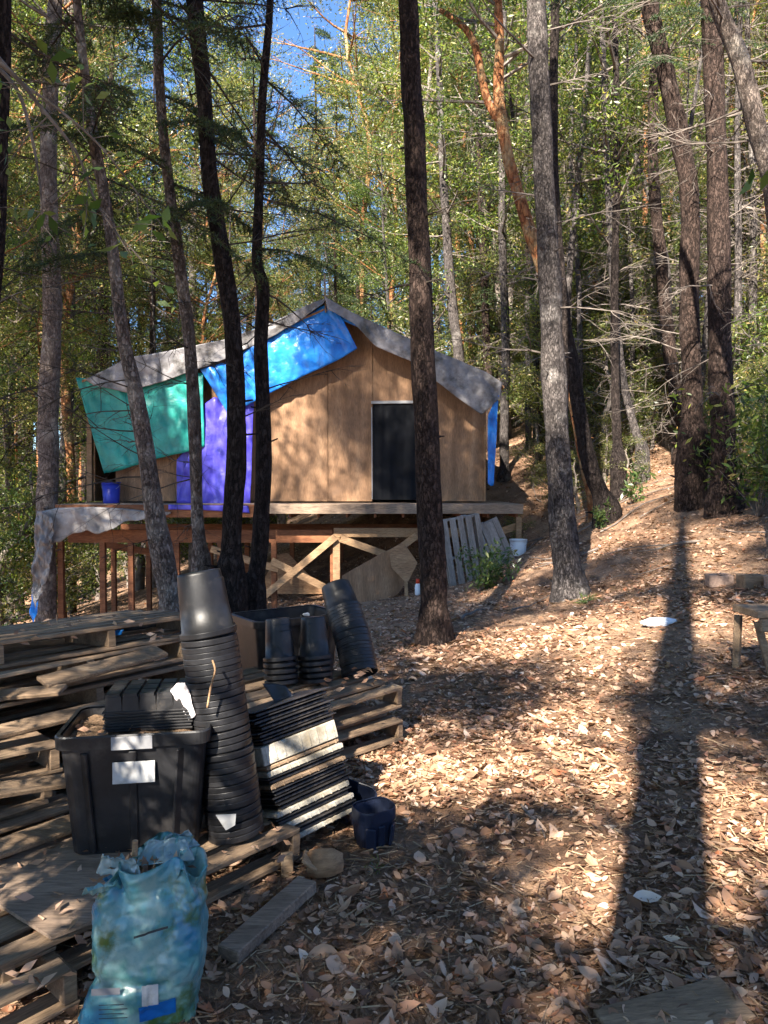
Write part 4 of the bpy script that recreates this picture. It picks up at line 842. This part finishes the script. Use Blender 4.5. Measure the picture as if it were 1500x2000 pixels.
# leaning pile of flats beside the tall pots
fl = W(600, 1600, 3.3); fl.z = .02; ang = R(42); ax_ = (W(545, 1330, 3.4)-W(612, 1600, 3.3)).normalized(); zacc = 0
q = ax_.to_track_quat('Z', 'Y').to_matrix()
xd = (Vector((math.cos(ang), math.sin(ang), .12))); xd = (xd-ax_*xd.dot(ax_)).normalized(); yd = ax_.cross(xd)
RM = Matrix((xd, yd, ax_)).transposed()
seq = ['f', 'b', 'f', 'b', 'f', 'b', 'b', 'b', 'd', 'b', 'f', 'd', 'F', 'b', 'b', 'b', 'b', 'b']
random.seed(21)
for i, k in enumerate(seq):
    th = {'f': .028, 'b': .03, 'd': .022, 'F': .085}[k]; bm = bmesh.new()
    if k in 'fFd':
        box(bm, (0, 0, th/2), (.40, .27, th-.004), None, .004, .002)
        for j in range(9): box(bm, (-.18+j*.045, -.1352, th/2), (.006, .004, th*.7))
    else:
        box(bm, (0, 0, th/2-.006), (.38, .25, th*.45), None, .003); box(bm, (0, 0, th-.005), (.41, .28, .006), None, .002)
        for j in range(10): box(bm, (-.17+j*.038, 0, th*.3), (.02, .2535, th*.3))
    M4 = Matrix.Translation(fl+ax_*zacc+xd*random.uniform(-.012, .012)+yd*random.uniform(-.01, .01)) @ (RM @ RZ(random.uniform(-.03, .03))).to_4x4()
    o = obj('nursery_flat', bm, M['foam' if k in 'fF' else 'pallet' if k == 'd' else 'plastic_black']); o.matrix_world = M4; zacc += th
    od = ['lowest', 'second', 'third', 'fourth', 'fifth', 'sixth', 'seventh', 'eighth', 'ninth', 'tenth', 'eleventh', 'twelfth', 'thirteenth', 'fourteenth', 'fourth from the top', 'third from the top', 'second from the top', 'topmost'][i]
    tag(o, od+' flat in the leaning pile, '+{'f': 'pale foam', 'F': 'thick white foam', 'd': 'dirty tan', 'b': 'black plastic'}[k], 'tray', 'flats in the leaning pile')
# dark sheet slumped down the right side of the pile
cloth('black_sheet', [(515, 1330), (560, 1335), (600, 1380), (628, 1420)], [(560, 1400), (590, 1420), (632, 1470), (660, 1500)], 3.52, 'tarp_black', 'black plastic sheet bunched on top of the leaning pile', amp=.02, nu=30, nv=14, seed=31, fr=5, Yb=3.4)

# black and blue tarp scraps on top of the left stack
cloth('black_sheet', [(100, 1240), (180, 1228), (260, 1214), (360, 1203)], [(130, 1252), (200, 1240), (270, 1228), (365, 1212)], 4.75, 'tarp_black', 'black plastic sheet along the far edge of the left pallet stack', amp=.02, nu=50, nv=8, seed=33, fr=4)
cloth('blue_tarp', [(150, 1240), (190, 1232), (245, 1228)], [(158, 1246), (200, 1243), (240, 1238)], 4.5, 'tarp_blue', 'bright blue tarp scrap lying on the left pallet stack', amp=.02, nu=26, nv=6, seed=34, fr=5)
t = obj('board', (lambda b: (box(b, (0, 0, 0), (.42, .09, .03), None, .003), b)[1])(bmesh.new()), M['pallet']); t.location = W(45, 1258, 4.1); t.rotation_euler = (0, .02, R(40)); tag(t, 'short loose board on top of the left pallet stack', 'board')
# dry leaves that fell on the pallets and in the bin
rg_ = np.random.default_rng(61); C_ = []
for (x0, x1, y0, y1, z_, n_) in ((-1.45, -.75, 2.35, 2.95, .152, 60), (-.75, -.35, 2.75, 3.1, .148, 26), (-1.25, -.72, 2.86, 3.14, .585, 40), (-1.9, -1.1, 3.6, 4.3, .80, 30), (-.4, .1, 4.1, 4.6, .42, 30), (-1.2, -.85, 2.1, 2.4, .12, 16)):
    C_.append(np.stack([rg_.uniform(x0, x1, n_), rg_.uniform(y0, y1, n_), z_+rg_.uniform(0, .012, n_)], 1))
C_ = np.concatenate(C_); D_ = rg_.normal(size=(len(C_), 3))*[1, 1, .05]; D_ = unit(D_)*2.5
V, F, A = leaves(C_, .05, rg_, .42, 0, dirs=D_); tag(link('fallen_leaves', npmesh('fallen_leaves', V, F, A), M['litter']), 'dry leaves fallen on the pallets, boards and bin soil', 'leaf litter', kind='stuff')
# boards at lower left
_mess = [((-1.9, 3.05, .46), (-1.25, 3.62, .5), .1, 'board jutting from the short stack at the left edge'), ((-1.75, 2.85, .33), (-1.2, 3.2, .3), .09, 'split board lying across the short stack behind the bin'),
 ((-1.62, 3.5, .62), (-1.2, 4.0, .66), .12, 'wide loose slat poking out between the left pallets'), ((-1.55, 2.6, .2), (-1.15, 3.15, .17), .1, 'loose slat on the ground pallet left of the bin'),
 ((-1.95, 3.5, .55), (-1.5, 3.45, .6), .09, 'short crosswise board near the left edge of the pallets')]
def board(label, a, b, w, h, m='pallet', cat='board', roll=0, name='board', za=None):
    a = Vector(a); b = Vector(b); bm = bmesh.new(); beam(bm, (0, 0, 0), b-a, w, h, .004, roll); o = obj(name, bm, M[m]); o.location = a; tag(o, label, cat); return o
for a_, b_, w_, l_ in _mess: board(l_, a_, b_, w_, .022, 'pallet', 'board', roll=.2)
o = sheet('plywood_offcut', 'flat plywood offcut lying at the lower left by the blue bag', 'plywood', [(0, 0), (1, 0), (1, 1)], 3, 'deckwood')
bm = bmesh.new(); pts = [Vector((-1.42, 2.55, 0)), Vector((-1.04, 2.28, 0)), Vector((-.72, 2.56, 0)), Vector((-1.1, 3.0, 0)), Vector((-1.5, 2.85, 0))]
poly_prism(bm, [p-pts[0] for p in pts], .012, (0, 0, 1)); bmesh.ops.recalc_face_normals(bm, faces=bm.faces); bm.to_mesh(o.data); bm.free(); o.location = (pts[0].x, pts[0].y, .134); o.rotation_euler = (0, 0, 0)
a = G(445, 1885); b = G(600, 1745); a.z = gz(a.x, a.y)+.03; b.z = gz(b.x, b.y)+.035
board('weathered length of lumber lying on the leaves right of the blue bag', a, b, .088, .045, 'deckwood', 'lumber')
a = G(1185, 2030); b = G(1440, 1965); a.z += .015; b.z += .02
board('pale board end at the bottom right of the foreground', a, b, .16, .03, 'pallet', roll=.05)
board('upright splintered stake at the pallet corner', W(562, 1750, 2.95), W(560, 1665, 2.98), .05, .03, 'pallet', 'stake')
# chunk of log
c = G(632, 1712); t = empty('wood_chunk', (c.x, c.y, c.z)); tag(t, 'rounded tan chunk of wood beside the pallet corner', 'wood'); bm = bmesh.new()
tube(bm, [(-.06, 0, .045), (-.03, 0, .05), (.03, .01, .05), (.07, .02, .045)], [.05, .062, .06, .04], 14, wob=.3, seed=3); obj('chunk', bm, M['plywood_b'], t, True)
bm = bmesh.new(); box(bm, (-.05, -.03, .08), (.07, .09, .012), Matrix.Rotation(.6, 3, 'Y'), .003); obj('splinter', bm, M['pinewood'], t)
# sticks
rd = random.Random(3)
for i in range(9):
    px, py = rd.uniform(590, 740), rd.uniform(1640, 1690); p = G(px, py); a_ = rd.uniform(-.5, .5); bm = bmesh.new(); l_ = rd.uniform(.08, .2)
    tube(bm, [(-l_/2, 0, .01), (0, rd.uniform(-.01, .01), .018), (l_/2, 0, .012)], [.003, .0035, .002], 5); o = obj('stick', bm, M['straw'] if 0 else M['pinewood']); o.location = p; o.rotation_euler = (0, 0, a_); tag(o, 'thin straw coloured stick lying below the tray pile', 'stick', 'straw sticks below the tray pile')
for lab, pts in (('curved grey twig lying in the middle of the sunlit leaves', [(1018, 1580), (1035, 1605), (1055, 1625), (1064, 1645)]), ('long thin twig lying across the slope at lower right', [(1340, 1920), (1380, 1935), (1420, 1965)]), ('dark stick on the slope left of the bench', [(1330, 1345), (1370, 1330), (1420, 1325)])):
    P_ = [G(*q_) for q_ in pts]; P_ = [Vector((v.x, v.y, gz(v.x, v.y)+.018)) for v in P_]; bm = bmesh.new(); tube(bm, [v-P_[0] for v in spline(P_, 4)], [.006]*(3*(len(P_)-1)+len(P_)) if 0 else [.006-.003*i/(4*(len(P_)-1)) for i in range(4*(len(P_)-1)+1)], 6); o = obj('stick', bm, M['twig'], None, True); o.location = P_[0]; tag(o, lab, 'stick')
# straw hanging on pot stack, crumpled bag beside it
bm = bmesh.new(); P_ = [W(415, 1290, 2.88), W(420, 1310, 2.86), W(412, 1340, 2.86), W(405, 1382, 2.86)]; tube(bm, [v-P_[0] for v in spline(P_, 4)], [.0045]*13, 5); o = obj('straw', bm, M['pinewood'], None, True); o.location = P_[0]; tag(o, 'bent straw hanging on the front of the tall pot stack', 'straw')
p = W(440, 1605, 2.868); bm = bmesh.new(); vs = [bm.verts.new(W(a_, b_, 2.862)-p) for a_, b_ in ((421, 1592), (461, 1590), (459, 1612), (441, 1622))]; f = bm.faces.new(vs); r_ = bmesh.ops.extrude_face_region(bm, geom=[f]); bmesh.ops.translate(bm, verts=[v for v in r_['geom'] if isinstance(v, bmesh.types.BMVert)], vec=(0, .003, 0)); o = obj('sticker', bm, M['label_white']); o.location = p; tag(o, 'torn white paper tag at the foot of the tall pot stack', 'tag')
def crumple(name, label, cat, c, s, m, seed, n_=3, amp=.35):
    bm = bmesh.new(); bmesh.ops.create_icosphere(bm, subdivisions=5, radius=1)
    for v in bm.verts:
        p_ = v.co.copy(); k = 1+amp*noise.noise(p_*1.4+Vector((seed, 0, 0)))+amp*.7*(abs(noise.noise(p_*3+Vector((0, seed, 0))))*2-.4)+amp*.25*noise.noise(p_*8)
        v.co = Vector((p_.x*s[0], p_.y*s[1], p_.z*s[2]))*k
    o = obj(name, bm, M[m], None, True); o.location = c; tag(o, label, cat); return o
cloth('crumpled_bag', [(338, 1345), (350, 1330), (368, 1326)], [(372, 1402), (380, 1398), (386, 1392)], 2.98, 'foil', 'crumpled silvery wrapper wedged between the bin and the tall pots', 'wrapper', amp=.02, nu=24, nv=24, seed=44, fr=12)
# ------------------------------------------------------------------ blue bag
bc = G(285, 1962); bc = Vector((-.70, 2.19, gz(-.7, 2.19)))
bag = empty('blue_plastic_bag', bc, R(4)); tag(bag, 'full blue green plastic sack with crumpled open top in the left foreground', 'bag')
bm = bmesh.new(); nu_, nv_ = 128, 96; rows = []
def crease(q, f):
    """sharp folds like crushed film"""
    v = 0; am = 1
    for k_ in range(4):
        v += am*(abs(noise.noise(q*f+Vector((k_*7.3, 0, k_*3.1))))); am *= .5; f *= 2.0
    return v
for j in range(nv_+1):
    f = j/nv_; z = .47*f
    wx = .165*(np.interp(f, [0, .05, .3, .55, .72, .85, 1], [.92, 1.02, 1.0, 1.07, 1.05, .99, .93])); wy = .105*(np.interp(f, [0, .05, .3, .6, .8, .92, 1], [.85, 1, 1.08, 1.05, .92, .78, .74]))
    top = max(0, (f-.74)/.26); row = []
    for i in range(nu_):
        a_ = 2*math.pi*i/nu_; e = .6; cx_, cy_ = math.cos(a_), math.sin(a_)
        x = wx*math.copysign(abs(cx_)**e, cx_); y = wy*math.copysign(abs(cy_)**e, cy_)
        q_ = Vector((x*7+z*2.5, y*7, z*5-x*3))
        c1 = crease(q_, .9); c2 = crease(Vector((x*16, y*16+3, z*16)), 1.0)
        k = .026*c1+.0065*c2-.028
        k *= 1+.8*top
        dirn = Vector((cx_, cy_, 0)).normalized()
        x += dirn.x*k*1.1; y += dirn.y*k*1.1
        if top: 
            x += .02*top*math.sin(a_*5+z*30); y += .022*top*math.sin(a_*8+2+z*22)
        if f < .26 and cx_ < 0: x -= .05*abs(cx_)**2*(1-f/.26); 
        waist = math.exp(-((f-.30)/.035)**2)*.016
        if cx_ < .3: x -= dirn.x*waist; y -= dirn.y*waist
        zz = z+top*(.028*math.sin(a_*2.0-.7)+.016*math.sin(a_*5+.5)+.03*noise.noise(Vector((x*10, y*10, 3))))
        if cx_ < 0: zz -= top*.035*abs(cx_)
        if f < .12: zz *= .3+.7*f/.12
        row.append(bm.verts.new((x-.012*(1-f)+.012*f, y, zz)))
    rows.append(row)
for a_, b_ in zip(rows, rows[1:]):
    for i in range(nu_): bm.faces.new((a_[i], a_[(i+1) % nu_], b_[(i+1) % nu_], b_[i]))
bm.faces.new(rows[0][::-1]); last = rows[-1]
for st, sk in ((.93, -.008), (.86, -.03), (.7, -.06), (.5, -.07)):
    row = []
    for i, v in enumerate(rows[-1]):
        row.append(bm.verts.new((v.co.x*st, v.co.y*st, min(v.co.z, .485)+sk+.006*math.sin(i*.7))))
    for i in range(nu_): bm.faces.new((last[i], last[(i+1) % nu_], row[(i+1) % nu_], row[i]))
    last = row
bm.faces.new(last)
obj('sack', bm, M['bag_blue'], bag, True)
def patch(name, x0, x1, z0, z1, m, y=-.128, rot=0, skew=0):
    """printed panel following the bulging face of the sack"""
    bmv = bmesh.new(); n1 = 12; vs = []
    bv = [v.co for v in bag.children[0].data.vertices if v.co.y < -.04]
    for i in range(n1+1):
        row = []
        for j in range(n1+1):
            x = x0+(x1-x0)*i/n1; z = z0+(z1-z0)*j/n1+skew*(x-x0); near = sorted(bv, key=lambda c_: (c_.x-x)**2+(c_.z-z)**2)[:4]
            row.append(bmv.verts.new((x, min(c_.y for c_ in near)-.0022, z)))
        vs.append(row)
    for i in range(n1):
        for j in range(n1): bmv.faces.new((vs[i][j], vs[i+1][j], vs[i+1][j+1], vs[i][j+1]))
    o_ = obj(name, bmv, M[m], bag, True)
patch('printed_panel', -.01, .09, .035, .085, 'bag_blue_print', skew=.15); patch('label', -.0, .045, .09, .15, 'label_white'); patch('printed_line', -.02, .075, .29, .297, 'dark_print', skew=.25)
patch('printed_panel', -.14, -.06, .13, .15, 'label_grey')
for i in range(4): patch('printed_line', -.12, -.05+.01*(i % 2), .10-.013*i, .1025-.013*i, 'dark_print')

def flap(x, y, z, w_, h_, ang_, tilt_, seed_, m_='bag_clear'):
    """loose fold of film at the mouth of the sack"""
    bmv = bmesh.new(); n1, n2 = 26, 14; vs = []
    for i in range(n1+1):
        row = []
        for j in range(n2+1):
            u_ = i/n1-.5; v_ = j/n2; q_ = Vector((u_*5+seed_, v_*3, seed_*2.0))
            row.append(bmv.verts.new((u_*w_*(1-.35*v_)+.006*noise.noise(q_), .016*(abs(noise.noise(q_*.8))+.3*abs(noise.noise(q_*1.8)))+math.sin(v_*2.2)*.025, v_*h_*(1+.35*noise.noise(Vector((u_*2.2+seed_, 0, 1)))))))
        vs.append(row)
    for i in range(n1):
        for j in range(n2): bmv.faces.new((vs[i][j], vs[i+1][j], vs[i+1][j+1], vs[i][j+1]))
    o_ = obj('flap', bmv, M[m_], bag, True); o_.location = (x, y, z); o_.rotation_euler = (tilt_, 0, ang_); md = o_.modifiers.new('thickness', 'SOLIDIFY'); md.thickness = .0012
flap(.05, -.02, .46, .17, .07, .15, -.5, 1.7); flap(-.08, -.05, .435, .15, .06, -.3, .5, 4.1); flap(-.12, -.07, .40, .11, .05, .3, 1.2, 6.6, 'bag_blue'); flap(.09, .03, .47, .12, .05, .6, -.2, 9.2)
rng2 = np.random.default_rng(8); c_ = np.array([-.01, 0, .435])+rng2.normal(0, 1, (120, 3))*[.045, .02, .008]
V, F, A = leaves(c_, .038, rng2, .4, 0); o = link('dry_leaves', npmesh('dry_leaves', V+np.array(bc), F, A), M['litter']); tag(o, 'dry leaves heaped in the open top of the blue sack', 'leaves', kind='stuff')
bm = bmesh.new(); tube(bm, [(0, 0, 0), (.002, 0, .045)], [.009, .008], 10); o = obj('peg', bm, M['pinewood'], None); o.location = bc+Vector((-.045, 0, .475)); tag(o, 'short pale peg sticking up from the top of the blue sack', 'peg')
# ------------------------------------------------------------------ right side things
b0 = W(1468, 1205, 5.0); t = empty('wooden_bench', (b0.x, b0.y, gz(b0.x, b0.y))); tag(t, 'weathered wooden bench cut off by the right edge of the picture', 'bench'); o0 = t.location.copy()
bm = bmesh.new(); box(bm, b0-o0+Vector((.6, .12, .03)), (1.25, .3, .05), RZ(.1), .006); obj('seat', bm, M['pallet'], t)
bm = bmesh.new(); box(bm, b0-o0+Vector((.6, .0, -.045)), (1.15, .04, .09), RZ(.1), .006); obj('apron', bm, M['pallet'], t)
for (dx, dy, ex) in ((.05, -.02, .1), (.05, .25, -.02), (1.1, .05, .08), (1.1, .3, -.05)):
    a_ = b0-o0+Vector((dx-.02, dy, -.03)); e_ = Vector((a_.x+ex, a_.y-.02, gz(o0.x+a_.x+ex, o0.y+a_.y)-o0.z-.03)); bm = bmesh.new(); beam(bm, a_, e_, .045, .045); obj('leg', bm, M['pallet'], t)
p = G(1290, 1222)
o = crumple('white_plastic_bag', 'limp white plastic bag lying in the long trunk shadow', 'bag', p+Vector((0, 0, .03)), (.17, .07, .045), 'white_plastic', 5, amp=.13)
bm = bmesh.new(); bmesh.ops.create_icosphere(bm, subdivisions=3, radius=1)
for v in bm.verts: v.co = Vector((v.co.x*.07+.2, v.co.y*.03, v.co.z*.02+.0))*(1+.25*noise.noise(v.co*4))
o2 = obj('handle', bm, M['white_plastic'], o, True)
for i, (px, lab) in enumerate(((1405, 'leftmost'), (1468, 'middle'), (1525, 'rightmost'))):
    p = G(px, 1142+i*2); bm = bmesh.new(); box(bm, (0, 0, .04), (.24, .18, .14), RZ(.1*i-.1), .012, .006)
    box(bm, (0, -.06, .118), (.1, .05, .015), RZ(.3), .004)
    o = obj('half_buried_block', bm, M['stone'] if i != 1 else M['pallet']); o.location = p; tag(o, lab+' of the tan blocks half buried in the slope behind the bench', 'block', 'blocks half buried in the slope')
# ------------------------------------------------------------------ small plants and near branches
def plant(label, px, py, hh, nl, leaf, seed, m='leaf_near', stems=7, spread=.5, name='leafy_plant', cat='plant', Yo=None, ratio=.3):
    p = G(px, py) if Yo is None else Vector((W(px, py, Yo).x, Yo, 0)); p.z = gz(p.x, p.y)
    rd = random.Random(seed); rg = np.random.default_rng(seed); t = empty(name, p); tag(t, label, cat); bm = bmesh.new(); C_ = []
    for i in range(stems):
        a_ = rd.uniform(0, 6.283); q_ = limb_path((0, 0, -.02), (math.cos(a_)*spread, math.sin(a_)*spread, 1), hh*rd.uniform(.6, 1.1), -.3, rd, 6, .15); tube(bm, q_, [.006*(1-.12*k) for k in range(7)], 4, cap=False); C_ += [tuple(v) for v in q_[2:]]
    obj('stems', bm, M['twig'], t); C_ = np.array(C_)[rg.integers(0, len(C_), nl)]+rg.normal(0, hh*.07, (nl, 3))
    V, F, A = leaves(C_, leaf, rg, ratio, .1); link('foliage', npmesh('foliage', V, F, A), M[m], t); return t
plant('bright green fern like shrub in front of the grey pallets', 935, 1155, .75, 900, .09, 1, stems=14, spread=.7)
plant('small leafy sapling left of the dark path, near the slim grey trunk', 1232, 985, .7, 160, .13, 2, stems=6)
plant('low green sprig at the foot of the leaning dark trunk', 1175, 1030, .4, 300, .08, 3, stems=8)
plant('leafy evergreen bush below the sunlit pinkish trunk foot', 1395, 900, 1.1, 420, .14, 4, stems=10)
plant('dark broadleaf bush at the right edge beside the broad trunk', 1480, 1010, 1.9, 1500, .12, 5, m='leaf_broad', stems=16)
plant('dark leafy bush behind the broad trunk at right', 1450, 960, 1.6, 1100, .12, 6, m='leaf_broad', stems=14)
plant('tuft of blue green grass at the foot of the thick grey trunk', 1142, 1178, .16, 120, .1, 7, stems=14, ratio=.1, spread=.9)
plant('tiny green sprig on the leaves below the navy box', 740, 1700, .08, 40, .035, 8, stems=8, ratio=.15, spread=1)
def near_branch(label, pts, r, nl, leaf, seed, spots=None, tw=10):
    P_ = [W(*q_) for q_ in pts]; o0 = P_[0]; rd = random.Random(seed); rg = np.random.default_rng(seed); t = empty('overhanging_branch', o0); tag(t, label, 'branch')
    bm = bmesh.new(); S_ = spline([v-o0 for v in P_], 5); tube(bm, S_, [r*(1-.75*i/(len(S_)-1)) for i in range(len(S_))], 7, wob=.1)
    C_ = []
    for i in range(tw):
        k = rd.randint(2, len(S_)-1); q_ = limb_path(S_[k], (rd.uniform(-1, 1), rd.uniform(-.3, .3), rd.uniform(-1, .3)), rd.uniform(.1, .3), -.3, rd, 4); tube(bm, q_, [r*.25, r*.2, r*.15, r*.1, r*.06], 4, cap=False); C_ += [tuple(v) for v in q_[2:]]
    obj('twigs', bm, M['twig'], t, True)
    if nl:
        C_ = np.array(C_)[rg.integers(0, len(C_), nl)]+rg.normal(0, .012, (nl, 3)); V, F, A = leaves(C_, leaf, rg, .42, .5); link('foliage', npmesh('foliage', V, F, A), M['leaf_near'], t)
near_branch('leafy branch reaching in from the upper left corner', [(-60, 90, 2.2), (20, 140, 2.25), (80, 210, 2.3), (150, 300, 2.35), (190, 400, 2.4), (260, 500, 2.4)], .008, 60, .06, 3, tw=16)
near_branch('bare pale branch crossing the upper left beside the leafy one', [(-60, 40, 3.2), (30, 150, 3.2), (110, 210, 3.2), (200, 290, 3.3), (300, 420, 3.4)], .010, 20, .05, 4, tw=14)
near_branch('thin drooping branch at left with orange brown bark', [(-40, 100, 3.6), (30, 170, 3.6), (60, 260, 3.6), (78, 360, 3.6), (82, 440, 3.6)], .012, 24, .05, 6, tw=10)
near_branch('twig with one green leaf at the right edge', [(1560, 350, 2.0), (1530, 365, 2.0), (1512, 375, 2.0)], .004, 5, .06, 9, tw=3)
